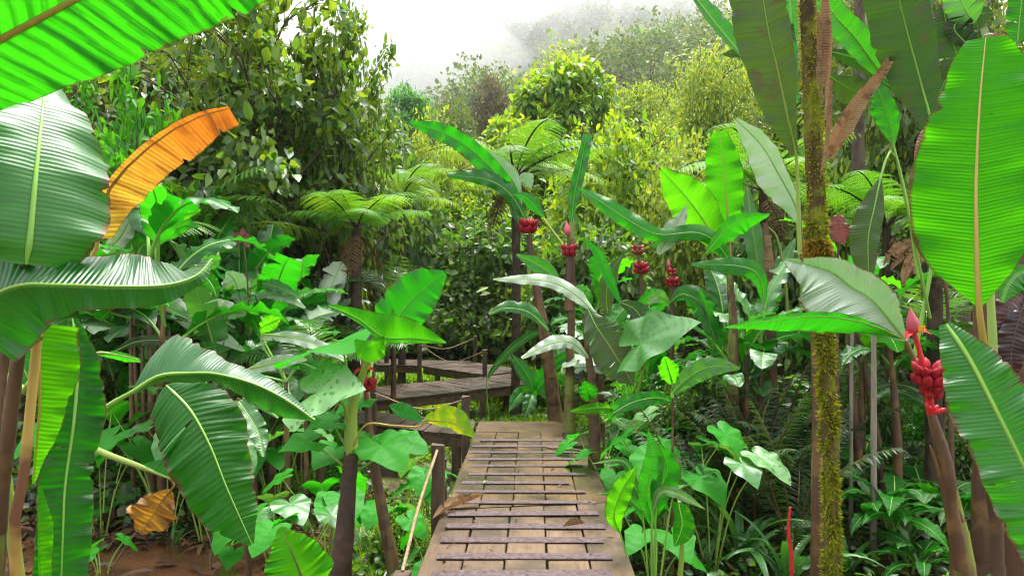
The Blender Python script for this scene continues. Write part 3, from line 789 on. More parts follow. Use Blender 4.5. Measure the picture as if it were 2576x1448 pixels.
# ---------------------------------------------------------------- the ground
def ground():
    xs = np.concatenate([np.linspace(-250, -40, 36), np.linspace(-38, -9, 42), np.linspace(-8.7, 8.7, 117), np.linspace(9, 38, 42), np.linspace(40, 250, 36)])
    ys = np.concatenate([np.linspace(-15, 0, 12), np.linspace(.3, 16, 106), np.linspace(16.5, 60, 60), np.linspace(62, 280, 74)])
    V = [(x, y, gh(x, y)) for y in ys for x in xs]; nx = len(xs)
    fs = [(j * nx + i, j * nx + i + 1, (j + 1) * nx + i + 1, (j + 1) * nx + i) for j in range(len(ys) - 1) for i in range(nx - 1)]
    mb = MB(); mb.add(V, fs, 0)
    g = NT('forest_floor'); co = g.n('ShaderNodeTexCoord').outputs['Object']
    n1 = g.noise(co, 1.4, 6, .6); n2 = g.noise(co, 9, 6, .7); n3 = g.noise(co, .35, 3, .5)
    soil = g.mix(g.ramp(n2, [(.35, 0.0), (.65, 1.0)]), (.028, .013, .007, 1), (.14, .066, .034, 1))
    gr = g.mix(n2, (.05, .10, .012, 1), (.16, .24, .03, 1))
    sep = g.n('ShaderNodeSeparateXYZ'); g.l(co, sep.inputs[0])
    far = g.ramp(g.math('DIVIDE', sep.outputs[1], 40), [(.24, 0.0), (.34, 1.0)])
    f = g.math('ADD', g.ramp(n1, [(.48, 0.0), (.62, 1.0)]), far, True)
    col = g.mix(f, soil, gr)
    pr = g.n('ShaderNodeBsdfPrincipled'); g.l(col, pr.inputs['Base Color'])
    g.l(g.ramp(n1, [(.35, .32), (.6, .8)]), pr.inputs['Roughness'])
    bp = g.n('ShaderNodeBump', i_Strength=.8); bp.inputs['Distance'].default_value = .04; g.l(n2, bp.inputs['Height']); g.l(bp.outputs[0], pr.inputs['Normal'])
    g.l(pr.outputs[0], g.out.inputs[0])
    tag(mb.build('ground', g.m), kind='structure')
ground()

def stream():
    mb = MB(); xs = np.linspace(-4.6, -1.4, 40); ys = np.linspace(3.2, 6.3, 50)
    V = [(x, y, -.045 + .004 * noise.noise(Vector((x * 3, y * 3, 0)))) for y in ys for x in xs]
    fs = [(j * 40 + i, j * 40 + i + 1, (j + 1) * 40 + i + 1, (j + 1) * 40 + i) for j in range(49) for i in range(39)]
    mb.add(V, fs)
    g = NT('muddy_water'); co = g.n('ShaderNodeTexCoord').outputs['Object']
    n1 = g.noise(co, 2.0, 6, .65)
    pr = g.n('ShaderNodeBsdfPrincipled'); g.l(g.mix(g.ramp(n1, [(.4, 0.0), (.62, 1.0)]), (.105, .046, .022, 1), (.05, .023, .012, 1)), pr.inputs['Base Color'])
    pr.inputs['Roughness'].default_value = .14
    bp = g.n('ShaderNodeBump', i_Strength=.35); bp.inputs['Distance'].default_value = .02; g.l(g.noise(co, 7, 3, .5), bp.inputs['Height']); g.l(bp.outputs[0], pr.inputs['Normal'])
    g.l(pr.outputs[0], g.out.inputs[0])
    tag(mb.build('water', g.m), kind='structure')
stream()

# ---------------------------------------------------------------- the boardwalk
def wood_mat(name, c1, c2, stain, amt, rough):
    g = NT(name); uv = g.n('ShaderNodeUVMap', uv_map='UVMap').outputs[0]; co = g.n('ShaderNodeTexCoord').outputs['Object']
    mp = g.n('ShaderNodeMapping'); g.l(uv, mp.inputs[0]); mp.inputs['Scale'].default_value = (1.2, 14, 1)
    gr = g.noise(mp.outputs[0], 3.2, 7, .68)
    n2 = g.noise(co, 1.7, 6, .66); n3 = g.noise(co, 14, 5, .75)
    isl = g.n('ShaderNodeNewGeometry').outputs['Random Per Island']
    col = g.mix(g.ramp(gr, [(.3, 0.0), (.72, 1.0)]), c3(c1), c3(c2))
    col = g.mix(g.math('MULTIPLY', isl, .55), col, c3([q * .55 for q in c1[:3]]))
    col = g.mix(g.ramp(n2, [(amt, 0.0), (amt + .13, .9)]), col, c3(stain))
    col = g.mix(g.ramp(n3, [(.57, 0.0), (.66, .75)]), col, (.035, .026, .018, 1))
    pr = g.n('ShaderNodeBsdfPrincipled'); g.l(col, pr.inputs['Base Color']); pr.inputs['Specular IOR Level'].default_value = .35
    g.l(g.ramp(n2, [(.4, rough), (.65, rough * .55)]), pr.inputs['Roughness'])
    bp = g.n('ShaderNodeBump', i_Strength=.5); bp.inputs['Distance'].default_value = .006; g.l(g.math('ADD', gr, g.math('MULTIPLY', n3, .5)), bp.inputs['Height']); g.l(bp.outputs[0], pr.inputs['Normal'])
    g.l(pr.outputs[0], g.out.inputs[0]); return g.m
M['deck_new'] = wood_mat('new_boards', (.085, .050, .026), (.18, .115, .064), (.040, .029, .018), .44, .55)
M['deck_wet'] = wood_mat('mossy_wet_boards', (.085, .050, .020), (.15, .092, .034), (.038, .031, .018), .44, .45)
M['deck_old'] = wood_mat('weathered_boards', (.055, .033, .023), (.105, .066, .044), (.030, .022, .016), .46, .5)
M['strip'] = bark_mat('grip_strip', (.045, .03, .03), (.115, .08, .08), 30, (1, 1, 1), .8, .5, .3)
M['beam'] = bark_mat('beam', (.05, .03, .02), (.14, .085, .05), 12, (.2, 1, 1), .7, .6, .3)

BW = thing('boardwalk', 'wooden boardwalk on posts that zigzags from the bottom edge into the forest', 'boardwalk', (0, 0, 0))
def deck_piece(a, b, c, d, nb, mat, gap=.010, th=.035, z=DECK, seed=1, name='deck', ends=.012):
    """boards running from edge a-b to edge d-c, nb side by side"""
    rng = random.Random(seed); mb = MB()
    a, b, c, d = [Vector((q[0], q[1], 0)) for q in (a, b, c, d)]
    for k in range(nb):
        t0, t1 = k / nb, (k + 1) / nb
        q = [a.lerp(b, t0), a.lerp(b, t1), d.lerp(c, t1), d.lerp(c, t0)]
        ed = (q[1] - q[0]).normalized(); ln = (q[3] - q[0]).normalized()
        e0, e1 = rng.uniform(0, ends), rng.uniform(0, ends)
        q[0] = q[0] + ed * gap / 2 + ln * e0; q[1] = q[1] - ed * gap / 2 + ln * e0; q[2] = q[2] - ed * gap / 2 - ln * e1; q[3] = q[3] + ed * gap / 2 - ln * e1
        zt = z + rng.uniform(-.003, .003); n = 8; V = []; U = []; off = rng.uniform(0, 40)
        for i in range(n + 1):
            t = i / n; l = q[0].lerp(q[3], t); r = q[1].lerp(q[2], t); dz = .004 * math.sin(t * 5 + off)
            wv = .0035 * math.sin(t * 13 + off * 3)
            for pnt, zz, s in ((l + ed * wv, -th, 0), (l + ed * wv, -.004, 0), (l + ed * (.004 + wv), 0, .03), (r - ed * (.004 - wv), 0, .97), (r + ed * wv, -.004, 1), (r + ed * wv, -th, 1)):
                V.append((pnt.x, pnt.y, zt + zz + dz)); U.append(((q[3] - q[0]).length * t + off, s * (q[1] - q[0]).length + off * .7))
        fs = []
        for i in range(n):
            for j in range(6):
                fs.append((i * 6 + j, i * 6 + (j + 1) % 6, (i + 1) * 6 + (j + 1) % 6, (i + 1) * 6 + j))
        mb.add(V, [f[::-1] for f in fs], 0, U)
        for e, rv in ((0, False), (n, True)):
            ring = V[e * 6:e * 6 + 6]
            mb.add(ring, [tuple(range(6))[::-1] if rv else tuple(range(6))], 0, U[e * 6:e * 6 + 6])
    return mb.build(name, M[mat], BW, smooth=False)

def main_x(Y, s):                      # s -1..1 across the near walkway
    return .087 + .026 * (Y - 4) + s * .605
deck_piece((main_x(1.2, -1.04), 1.2), (main_x(1.2, 1.0), 1.2), (main_x(5.34, 1.0), 5.34), (main_x(5.16, -1.03), 5.16), 5, 'deck_new', seed=4)
deck_piece((main_x(5.19, -1.0), 5.19), (main_x(5.37, 1.02), 5.37), (main_x(7.9, 1.02), 7.9), (main_x(7.97, -1.0), 7.97), 5, 'deck_wet', seed=5, gap=.007, ends=.004)
deck_piece((-.42, 8.0), (.78, 7.93), (.54, 8.62), (-.40, 8.62), 1, 'deck_wet', seed=6, z=DECK - .003)
deck_piece((-.44, 7.78), (-2.52, 8.84), (-2.2, 9.5), (-.43, 8.6), 11, 'deck_old', seed=7, z=DECK - .006)
deck_piece((-3.5, 9.4), (-2.56, 8.86), (-2.15, 9.92), (-3.02, 10.95), 6, 'deck_old', seed=8, z=DECK - .004)
deck_piece((-2.13, 9.97), (.25, 11.95), (-.55, 12.93), (-2.98, 11.0), 14, 'deck_old', seed=9)
deck_piece((.28, 11.97), (.85, 13.0), (.35, 13.9), (-.52, 12.96), 5, 'deck_old', seed=10, z=DECK - .004)
deck_piece((-.45, 13.15), (-1.86, 14.7), (-.95, 15.7), (.33, 13.95), 10, 'deck_old', seed=11, z=DECK - .002)
deck_piece((-1.88, 14.74), (-4.2, 15.3), (-3.6, 16.4), (-.99, 15.72), 10, 'deck_old', seed=12, z=DECK - .003)

def beam(p, q, sy=.06, sz=.12, z=DECK - .10):
    p = Vector((p[0], p[1], z)); q = Vector((q[0], q[1], z)); mb = MB()
    box(mb, (p + q) / 2, (q - p).length, sy, sz, (q - p)); mb.build('beam', M['beam'], BW, smooth=False)
for p, q in (((main_x(1.3, -.9), 1.3), (main_x(7.8, -.9), 7.8)), ((main_x(1.3, .9), 1.3), (main_x(7.8, .9), 7.8)), ((-.5, 7.86), (-2.5, 8.9)), ((-.45, 8.5), (-2.2, 9.42)),
             ((-2.1, 10.08), (.2, 11.98)), ((-2.9, 10.95), (-.55, 12.85)), ((-.48, 13.24), (-1.8, 14.7)), ((-1.95, 14.8), (-4.1, 15.36)), ((.3, 12.1), (.8, 13.0))):
    beam(p, q)

rs = random.Random(12)
for k in range(16):                    # dark grip strips nailed across the near walkway
    Y = 3.46 + .268 * k + rs.uniform(-.012, .012)
    if Y > 7.75: break
    s0, s1 = (-.90 + rs.uniform(-.05, .06), .80 + rs.uniform(-.05, .06))
    if Y > 5.2: s1 -= .02
    if k == 9: s1 = .55
    c = Vector(((main_x(Y, s0) + main_x(Y, s1)) / 2, Y, DECK + .0075)); mb = MB()
    box(mb, c, main_x(Y, s1) - main_x(Y, s0), rs.uniform(.088, .102) if Y < 5.3 else rs.uniform(.06, .085), .007, (1, rs.uniform(-.012, .012), 0), jit=.002, rng=rs)
    mb.build('grip_strip', M['strip'], BW, smooth=False)

def post(x, y, top, bot=None, s=.09, mat='post', rot=.0):
    bot = gh(x, y) - .2 if bot is None else bot; mb = MB(); rg = random.Random(int((x * 7 + y) * 100))
    d = Vector((math.cos(rot), math.sin(rot), 0)); e = Vector((-d.y, d.x, 0)); V = []; fs = []; n = 6
    for i in range(n + 1):
        t = i / n; z = bot + (top - bot) * t; c = Vector((x + rg.uniform(-.004, .004), y, z))
        for a, b in ((-1, -1), (1, -1), (1, 1), (-1, 1)):
            V.append(tuple(c + d * (a * s / 2 * rg.uniform(.92, 1.05)) + e * (b * s / 2 * rg.uniform(.92, 1.05)) + Vector((0, 0, rg.uniform(-.012, .012) if i == n else 0))))
    for i in range(n):
        for k in range(4): fs.append((i * 4 + k, i * 4 + (k + 1) % 4, i * 4 + 4 + (k + 1) % 4, i * 4 + 4 + k))
    fs.append((n * 4, n * 4 + 1, n * 4 + 2, n * 4 + 3)); mb.add(V, fs)
    return mb.build('post', M[mat], BW, smooth=False)
post(-.53, 5.12, 1.03); post(-.60, 3.9, .60); post(-.50, 7.74, .98); post(-.68, 6.9, .5)
post(.80, 3.0, .5); post(.82, 5.4, .5); post(.88, 7.6, .5)
for x, y, t in ((-.62, 7.93, .5), (-1.3, 8.3, .5), (-1.9, 8.62, .5), (-2.45, 8.95, .5), (-1.62, 8.28, .98), (-2.1, 9.3, .5), (-1.5, 10.62, .5), (-.9, 11.1, .5), (-.46, 11.42, .5), (.16, 11.92, .5), (-.1, 12.5, .5), (-2.7, 15.4, 1.0),
                (-1.9, 14.72, 1.02), (-1.5, 14.4, .5), (-.95, 13.8, .5), (-.50, 13.1, 1.02), (-1.9, 12.0, .5), (-2.6, 15.0, .5), (-.8, 15.6, 1.1), (.5, 13.7, 1.0)):
    post(x, y, t, s=.10 if t < .6 else .085)
def rope(pts, r=.011):
    mb = MB(); tube(mb, pts, r, 6, n=24); mb.build('rope', M['rope'], BW)
rope([(-.53, 5.07, 1.0), (-.58, 4.5, .80), (-.60, 3.92, .60)]); rope([(-.50, 7.70, .95), (-1.0, 7.98, .80), (-1.62, 8.26, .95)], .009)
rope([(-1.9, 14.70, .99), (-1.2, 13.9, .72), (-.50, 13.1, .99)], .009); rope([(-1.9, 14.74, .99), (-1.4, 15.2, .86), (-.8, 15.58, 1.06)], .009)

def curled(name, label, cat, c, ax, ln, w, mat, curl, lift=.0, seed=1):
    """a dry leaf rolled up on the boards"""
    rng = random.Random(seed); mb = MB(); ax = Vector(ax).normalized(); sd = Vector((0, 0, 1)).cross(ax)
    pts = [c + ax * (ln * (t - .5)) + sd * (.06 * ln * math.sin(t * 4)) + Vector((0, 0, .006 + lift * t * t)) for t in (0, .2, .4, .6, .8, 1)]
    leaf(mb, pts, w, w * .8, curl, curl * 1.1, -.5, .012, .3, 0, rng, LAN, hint=Vector((0, 0, 1)), px=False, n=18, m=4)
    o = mb.build(name, M[mat], None, off=c); o.location = c
    return tag(o, label, cat)
curled('dry_leaf', 'long curled brown leaf lying on the left edge of the boardwalk', 'dry leaf', Vector((-.38, 5.13, DECK + .012)), (.75, 1, 0), .55, .075, 'straw', .7, .05, 3)
curled('dry_leaf', 'small crumpled brown leaf on the pale near boards', 'dry leaf', Vector((.41, 4.72, DECK + .025)), (1, .15, 0), .15, .05, 'straw', 1.0, .02, 5)
curled('dry_leaf', 'tiny pale leaf scrap on the wet far boards', 'dry leaf', Vector((-.22, 5.83, DECK + .012)), (.5, 1, 0), .06, .022, 'hang2', .4, .01, 8)
mb = MB(); c = Vector((.62, 6.95, DECK + .012))
tube(mb, [c + Vector(q) for q in ((-.27, .17, 0), (-.1, .10, .012), (.06, 0, .008), (.27, -.13, .004))], [.011, .010, .008, .005], 6, n=14)
tube(mb, [c + Vector(q) for q in ((-.14, .12, .008), (-.2, .1, .012), (-.24, .11, .004))], [.006, .003], 5, n=6)
o = mb.build('stick', M['twig'], None, off=c); o.location = c; tag(o, 'thin forked brown stick lying on the far boards', 'stick')

# ---------------------------------------------------------------- plants built leaf by leaf
def HP(name, label, cat, u, Y, group=None):
    x = (u - 1288) / F * Y
    return thing(name, label, cat, (x, Y, gh(x, Y) - .05), group)
def W3(pts): return [P(*q) if not isinstance(q, Vector) else q for q in pts]
_sd = [100]
def HL(pl, pts, wl, wr, mat, al=.25, ar=.25, stalk=None, rib=(.011, .003), ribm='midrib', name='leaf', label=None, ribside=-1, **k):
    _sd[0] += 1; rng = random.Random(_sd[0])
    w = W3(pts); mb = MB()
    if w[0].y < 3.5 and 'nick' not in k: k['nick'] = 6; k['n'] = max(k.get('n', 30), 30) * 2
    elif w[0].y < 10 and 'nick' not in k: k['nick'] = 3; k['n'] = int(k.get('n', 30) * 1.4)
    leaf(mb, w, wl, wr, al, ar, rng=rng, **k)
    o = mb.build(name, M[mat], pl)
    if label: o['label'] = label
    if rib:
        full = (W3(stalk) if stalk else []) + w; mb = MB()
        if stalk: full = [q for i, q in enumerate(full) if i != len(stalk) or (q - full[i - 1]).length > .01]
        ns = len(stalk) if stalk else 0
        L = [0]
        for i in range(1, len(full)): L.append(L[-1] + (full[i] - full[i - 1]).length)
        ts = L[min(ns, len(L) - 1)] / L[-1]
        tube(mb, full, [(0, rib[0] * 1.2), (max(.02, ts), rib[0] * .8), (min(.98, ts + .35 * (1 - ts)), rib[0] * .5), (1, rib[1] * .35)] if ns else [(0, rib[0] * .25), (.06, rib[0] * .7), (.4, rib[0] * .5), (1, rib[1] * .35)], 7, n=30)
        q = mb.build('midrib', M[ribm], o)
    return o
def HS(pl, pts, r, mat, name='pseudostem', nseg=9, rough=.04):
    _sd[0] += 1; rng = random.Random(_sd[0]); mb = MB()
    if name == 'pseudostem':
        sheathed(mb, W3(pts), r, nseg, rng, 6); return mb.build(name, [M[mat], M['stembrn'], M['sheath']], pl)
    tube(mb, W3(pts), r, nseg, n=max(10, 6 * len(pts)), rough=rough, rng=rng)
    return mb.build(name, M[mat], pl)
def HT(pl, c, tip, up, mat='taro', stalk=None, name='leaf', sr=.009, label=None, **k):
    _sd[0] += 1; c = P(*c) if not isinstance(c, Vector) else c; tip = P(*tip) if not isinstance(tip, Vector) else tip
    mb = MB(); heart(mb, c, tip, Vector(up), rng=random.Random(_sd[0]), **k)
    if stalk: tube(mb, W3(stalk) + [c], [sr * 1.5, sr, sr * .7], 6, 1, n=16)
    o = mb.build(name, [M[mat], M['stalk']], pl)
    if label: o['label'] = label
    return o
def fruits(pl, c, ax, size, n=12, mat='pink', name='fruit_bunch', seed=1, rows=2):
    """hand of small plump pink bananas set round a stalk"""
    rng = random.Random(seed); c = P(*c) if not isinstance(c, Vector) else c; ax = Vector(ax).normalized(); A = ax.orthogonal().normalized(); B = ax.cross(A); mb = MB()
    for r in range(rows):
        for k in range(n // rows):
            a = 2 * PI * (k + .5 * r) / (n // rows) + rng.uniform(-.2, .2); o = A * math.cos(a) + B * math.sin(a)
            d = (o * .55 + ax * rng.uniform(.6, 1.0)).normalized(); b = c + ax * (size * (.32 * r - .3)) + o * size * .20
            s = size * rng.uniform(.44, .58)
            lathe(mb, b, d, [(0, .05 * s), (.12 * s, .19 * s), (.35 * s, .27 * s), (.62 * s, .28 * s), (.85 * s, .20 * s), (.95 * s, .09 * s), (1.0 * s, .06 * s), (1.03 * s, .001)], 8)
    return mb.build(name, M[mat], pl)
def bud(pl, c, ax, size, open_=True, seed=1):
    rng = random.Random(seed); c = P(*c) if not isinstance(c, Vector) else c; ax = Vector(ax).normalized(); mb = MB()
    lathe(mb, c, ax, [(0, .08 * size), (.1 * size, .2 * size), (.3 * size, .25 * size), (.55 * size, .2 * size), (.8 * size, .1 * size), (size, .01 * size)], 12)
    o = mb.build('flower_bud', M['bud'], pl)
    if open_:
        for sgn, mt in ((1, 'petal'), (-1, 'petal')):
            mb = MB(); sdv = Vector((sgn, -.5, 0)).normalized()
            pts = [c, c + sdv * .14 * size + ax * .05 * size, c + sdv * .38 * size + ax * (.02 + .05 * sgn) * size, c + sdv * .58 * size - ax * (.12 - .1 * sgn) * size]
            leaf(mb, pts, .15 * size, .15 * size, .5, .5, .1, .003, .1, 0, rng, STRAP, hint=Vector((0, -.6, 1)), px=False, n=12, m=4); mb.build('bract', M[mt], pl)
        mb = MB()
        for k in range(5):
            lathe(mb, c + Vector((.10 * size + .03 * size * k % .05, -.14 * size, .04 * size)), ax + Vector((.12 * k - .1, -.3, 0)), [(0, .035 * size), (.2 * size, .04 * size), (.3 * size, .02 * size)], 6)
        mb.build('flower', M['stamen'], pl)
    return o

# ======== left foreground: the big banana plant the picture looks past
A = HP('banana_plant', 'huge banana plant at the left edge with one orange dying leaf', 'banana plant', 15, 2.0)
base = A.location
HS(A, [base + Vector((-.05, 0, 0)), P(-10, 1448, 1.95), P(20, 1100, 1.92), P(55, 830, 1.9)], [.05, .035, .024, .016], 'stemgrn')
HS(A, [base + Vector((.08, .05, 0)), P(40, 1448, 1.8), P(62, 1180, 1.8), P(96, 830, 1.8)], [.03, .02, .014, .011], 'stemyel', 'leaf_stalk')
HS(A, [base + Vector((0, .3, .2)), P(0, 1075, 2.1), P(60, 985, 2.1), P(110, 925, 2.1)], [.03, .02, .018, .014], 'stalk', 'leaf_stalk')
HS(A, [base + Vector((-.1, -.1, 0)), P(-30, 1300, 1.7), P(-5, 1000, 1.7), P(30, 800, 1.7), P(68, 650, 1.65)], [.03, .022, .018, .014, .012], 'stembrn', 'leaf_stalk')
HL(A, [(-260, 235, 1.55), (0, 97, 1.55), (230, -25, 1.6), (480, -150, 1.68), (800, -300, 1.8)], 200, [130, 190, 212, 215, 175], 'lush', al=.9, ar=-.25, curl=.12, sweep=.45, ripple=.012, rib=(.016, .006), ribm='ribbrown', n=40, m=8, under=True, tears=0, rfreq=9)
HL(A, [(66, 665, 1.62), (76, 590, 1.62), (90, 440, 1.66), (104, 310, 1.74), (116, 190, 1.85)], [60, 170, 200, 180, 110, 20], [110, 186, 176, 158, 100, 20], 'gloss', al=.15, ar=-.12, curl=.3, sweep=-.02, ripple=.018, rib=(.011, .005), m=8, rfreq=4, n=36)
HL(A, [(252, 600, 2.1), (268, 490, 2.08), (335, 405, 2.05), (430, 330, 2.02), (510, 290, 2.0), (577, 272, 1.98)], 14, [26, 74, 84, 76, 84, 64, 46], 'orange', al=.7, ar=-.25, curl=-.05, sweep=.12, ripple=.014, rib=(.008, .004), ribm='stemyel', n=36, m=6, tears=0, prof=BLUNT,
   stalk=[base + Vector((.1, .1, .4)), P(120, 900, 2.1), P(205, 700, 2.1)], label='orange dying leaf')
HL(A, [(-120, 800, 1.6), (30, 722, 1.6), (150, 716, 1.62), (300, 720, 1.66), (420, 716, 1.72), (495, 692, 1.78), (534, 650, 1.84)], [110, 66, 62, 78, 88, 78, 52, 12], [170, 150, 112, 66, 56, 50, 26, 4], 'hang', al=-.95, ar=-.25, curl=.0, sweep=.2, ripple=.018, rib=(.006, .003), n=40, m=7, rfreq=7)
HL(A, [(97, 812, 1.85), (99, 920, 1.83), (100, 1030, 1.83), (92, 1120, 1.84), (84, 1215, 1.86)], [86, 90, 84, 58, 46, 20, 4], [4, 4, 4, 4, 3], 'young', al=.12, ar=.5, curl=.25, sweep=.2, ripple=.012, rib=(.007, .003), ribm='ribbrown', n=30, m=6)
HL(A, [(182, 800, 2.05), (196, 900, 2.02), (186, 1060, 1.98), (164, 1220, 1.95), (158, 1350, 1.93), (150, 1560, 1.92)], [10, 50, 70, 56, 66, 60, 40], [8, 50, 62, 62, 56, 62, 50], 'under', al=-.3, ar=-.25, curl=-.25, sweep=.05, ripple=.022, rib=(.008, .004), n=40, m=6, rfreq=7, tears=1)
HL(A, [(98, 1225, 1.8), (100, 1320, 1.78), (104, 1500, 1.78)], [6, 30, 26, 20], [3, 5, 5], 'young', al=.2, ar=.4, sweep=.1, rib=None, n=20, m=5)
HL(A, [(35, 800, 2.3), (50, 900, 2.3), (75, 960, 2.3), (90, 1000, 2.3)], [6, 30, 26, 4], [10, 45, 46, 8], 'broad', al=.2, ar=.2, rib=(.006, .003))

# ======== left of centre: drooping banana plant in front of the stream
B_ = HP('banana_plant', 'banana plant with a large dark leaf hanging down over the muddy water', 'banana plant', 210, 2.75)
bb = B_.location
HS(B_, [bb, P(165, 1448, 2.75), P(200, 1200, 2.75), P(225, 1060, 2.74)], [.06, .05, .036, .022], 'stemgrn')
HL(B_, [(332, 986, 2.65), (400, 945, 2.64), (480, 938, 2.62), (545, 940, 2.62), (640, 965, 2.62), (720, 1005, 2.62), (792, 1056, 2.62)], [6, 92, 70, 40, 36, 28, 16, 3], [8, 26, 34, 22, 44, 56, 42, 4], 'hang', al=-.8, ar=-.6, curl=.2, sweep=.3, ripple=.022, n=38, m=7, rib=(.010, .004), rfreq=5,
   stalk=[P(222, 1066, 2.72), P(270, 1022, 2.7)])
HL(B_, [(418, 968, 2.55), (478, 1030, 2.48), (528, 1120, 2.44), (572, 1230, 2.42), (634, 1368, 2.42)], [24, 96, 104, 84, 70, 50, 6], [66, 104, 110, 104, 92, 70, 8], 'under', al=-.15, ar=.18, curl=.2, sweep=.35, ripple=.018, n=36, m=7, rib=(.008, .004), rfreq=5, tears=1)
HL(B_, [(352, 1172, 2.6), (410, 1196, 2.58), (452, 1210, 2.56)], [3, 42, 48, 10], [2, 3, 3, 2], 'broad', al=.3, ar=.3, rib=(.012, .006), ribm='stalk', stalk=[P(215, 1120, 2.7), P(280, 1146, 2.66)], n=16)
HL(B_, [(240, 890, 2.85), (300, 893, 2.8), (352, 905, 2.78)], [3, 10, 4], [3, 20, 6], 'broad', al=.3, ar=-.8, rib=(.009, .006), ribm='stalk', stalk=[P(205, 940, 2.9)], n=14)
D_ = HL(B_, [(430, 1232, 3.1), (405, 1262, 3.1), (380, 1300, 3.1), (350, 1338, 3.1)], [8, 58, 44, 10], [8, 44, 60, 12], 'wither', al=.3, ar=.2, curl=.25, ripple=.03, rib=(.005, .003), ribm='stemyel', sweep=.1, n=18, m=6, rfreq=3,
   stalk=[P(400, 1180, 3.0), P(436, 1215, 3.08)], label='withered golden brown leaf')

C_ = HP('young_banana_plant', 'bright green young leaf poking up from the bottom edge left of the walkway', 'young plant', 760, 3.4)
HL(C_, [(775, 1520, 3.3), (757, 1445, 3.28), (733, 1385, 3.28), (704, 1325, 3.3)], [26, 80, 78, 50, 6], [26, 84, 72, 46, 6], 'young', al=.2, ar=.15, curl=.2, rib=(.010, .003), ribm='stembrn', stalk=[C_.location], sweep=.35, n=26, m=6)

# ======== the dark trunked arum and the slender banana beside it
E_ = HP('giant_arum', 'giant arum with a dark scarred trunk and one large bright arrow shaped leaf', 'arum plant', 858, 4.6)
eb = E_.location
HS(E_, [eb, P(858, 1440, 4.6), P(872, 1280, 4.6), P(884, 1135, 4.6)], [.075, .07, .055, .046], 'darktaro', 'trunk', 12, .08)
HS(E_, [P(884, 1140, 4.6), P(884, 1040, 4.6), P(905, 960, 4.58), P(925, 905, 4.56)], [.045, .042, .026, .016], 'stalk', 'leaf_sheath')
HL(E_, [(826, 768, 4.5), (900, 800, 4.42), (967, 847, 4.35), (1045, 850, 4.2), (1122, 862, 4.08)], [3, 24, 72, 44, 3], [2, 10, 8, 13, 2], 'young', al=.25, ar=.1, curl=.25, sweep=0, ripple=.015, n=26, m=6, rib=(.004, .003))
HL(E_, [(967, 847, 4.35), (948, 862, 4.36), (925, 872, 4.38), (893, 854, 4.42)], [8, 42, 36, 4], [4, 14, 14, 3], 'young', al=.1, ar=.1, sweep=0, n=18, m=5, rib=None)
HS(E_, [P(905, 975, 4.58), P(930, 900, 4.5), P(967, 848, 4.36)], [.018, .012, .008], 'stalk', 'leaf_stalk')
HT(E_, (800, 985, 4.4), (905, 955, 4.3), (.0, -.75, 1), 'speck', [P(880, 1080, 4.6), P(860, 1010, 4.5)], wid=1.5, cup=.1, droop=.25, lobes=1.25, wave=.05)
HT(E_, (845, 862, 4.7), (890, 850, 4.4), (0, -.6, 1), 'taro', [P(884, 1050, 4.65), P(868, 900, 4.7)], wid=1.6, lobes=1.4, cup=.1)
HL(E_, [(1068, 1056, 4.35), (1100, 1058, 4.3), (1140, 1062, 4.25), (1192, 1096, 4.2)], [8, 40, 34, 6], [4, 16, 20, 4], 'yellow', al=.4, ar=-.4, curl=.2, n=18, m=5, rib=(.006, .003), stalk=[P(885, 1130, 4.58), P(920, 1068, 4.5), P(990, 1070, 4.42), P(1055, 1072, 4.38)], ribm='ribbrown', label='yellow-green spotted leaf', prof=LAN)
HL(E_, [(1062, 1058, 4.38), (1035, 1045, 4.4), (1005, 1035, 4.42), (980, 1018, 4.46)], [4, 14, 12, 2], [5, 24, 26, 3], 'broad', al=.3, ar=.2, n=14, rib=None, prof=LAN)
for cc, tt, st in (((960, 1120, 4.6), (1015, 1165, 4.4), (890, 1170, 4.6)), ((780, 1110, 4.5), (700, 1120, 4.4), (865, 1170, 4.6)), ((840, 1130, 4.7), (790, 1165, 4.5), (872, 1200, 4.6)), ((930, 1105, 4.8), (905, 1150, 4.6), (885, 1180, 4.6)),
                   ((905, 1005, 4.9), (840, 1030, 4.8), (886, 1080, 4.7)), ((1010, 1110, 4.9), (1075, 1125, 4.8), (890, 1190, 4.7)), ((835, 1060, 4.6), (770, 1065, 4.5), (880, 1140, 4.6))):
    HT(E_, cc, tt, (0, -.4, 1), 'taro', [P(*st)], wid=1.3, cup=.15, sr=.007)

G_ = HP('pink_banana_plant', 'slender pink banana plant beside the dark arum trunk, with red fruit', 'banana plant', 1000, 4.9)
HS(G_, [G_.location, P(992, 1440, 4.9), P(955, 1250, 4.9), (934, 1120, 4.9), (922, 1000, 4.9)], [.05, .045, .036, .03, .022], 'stembrn')
HS(G_, [P(924, 1010, 4.9), P(918, 960, 4.9), P(920, 905, 4.9)], [.02, .014, .011], 'stemred', 'flower_stalk')
fruits(G_, (924, 970, 4.87), (.1, -.2, 1), .11, 12, seed=3)
bud(G_, (918, 930, 4.88), (.1, -.1, 1), .13, True, 4)
HL(G_, [(965, 858, 5.1), (1000, 800, 5.05), (1050, 740, 5.0), (1120, 686, 4.95)], [30, 62, 66, 60, 46, 8], [36, 58, 62, 56, 40, 8], 'broad', al=.1, ar=.12, curl=.2, sweep=.35, rib=(.009, .003), stalk=[P(925, 1000, 4.95), P(940, 900, 5.1)], n=30, m=6)

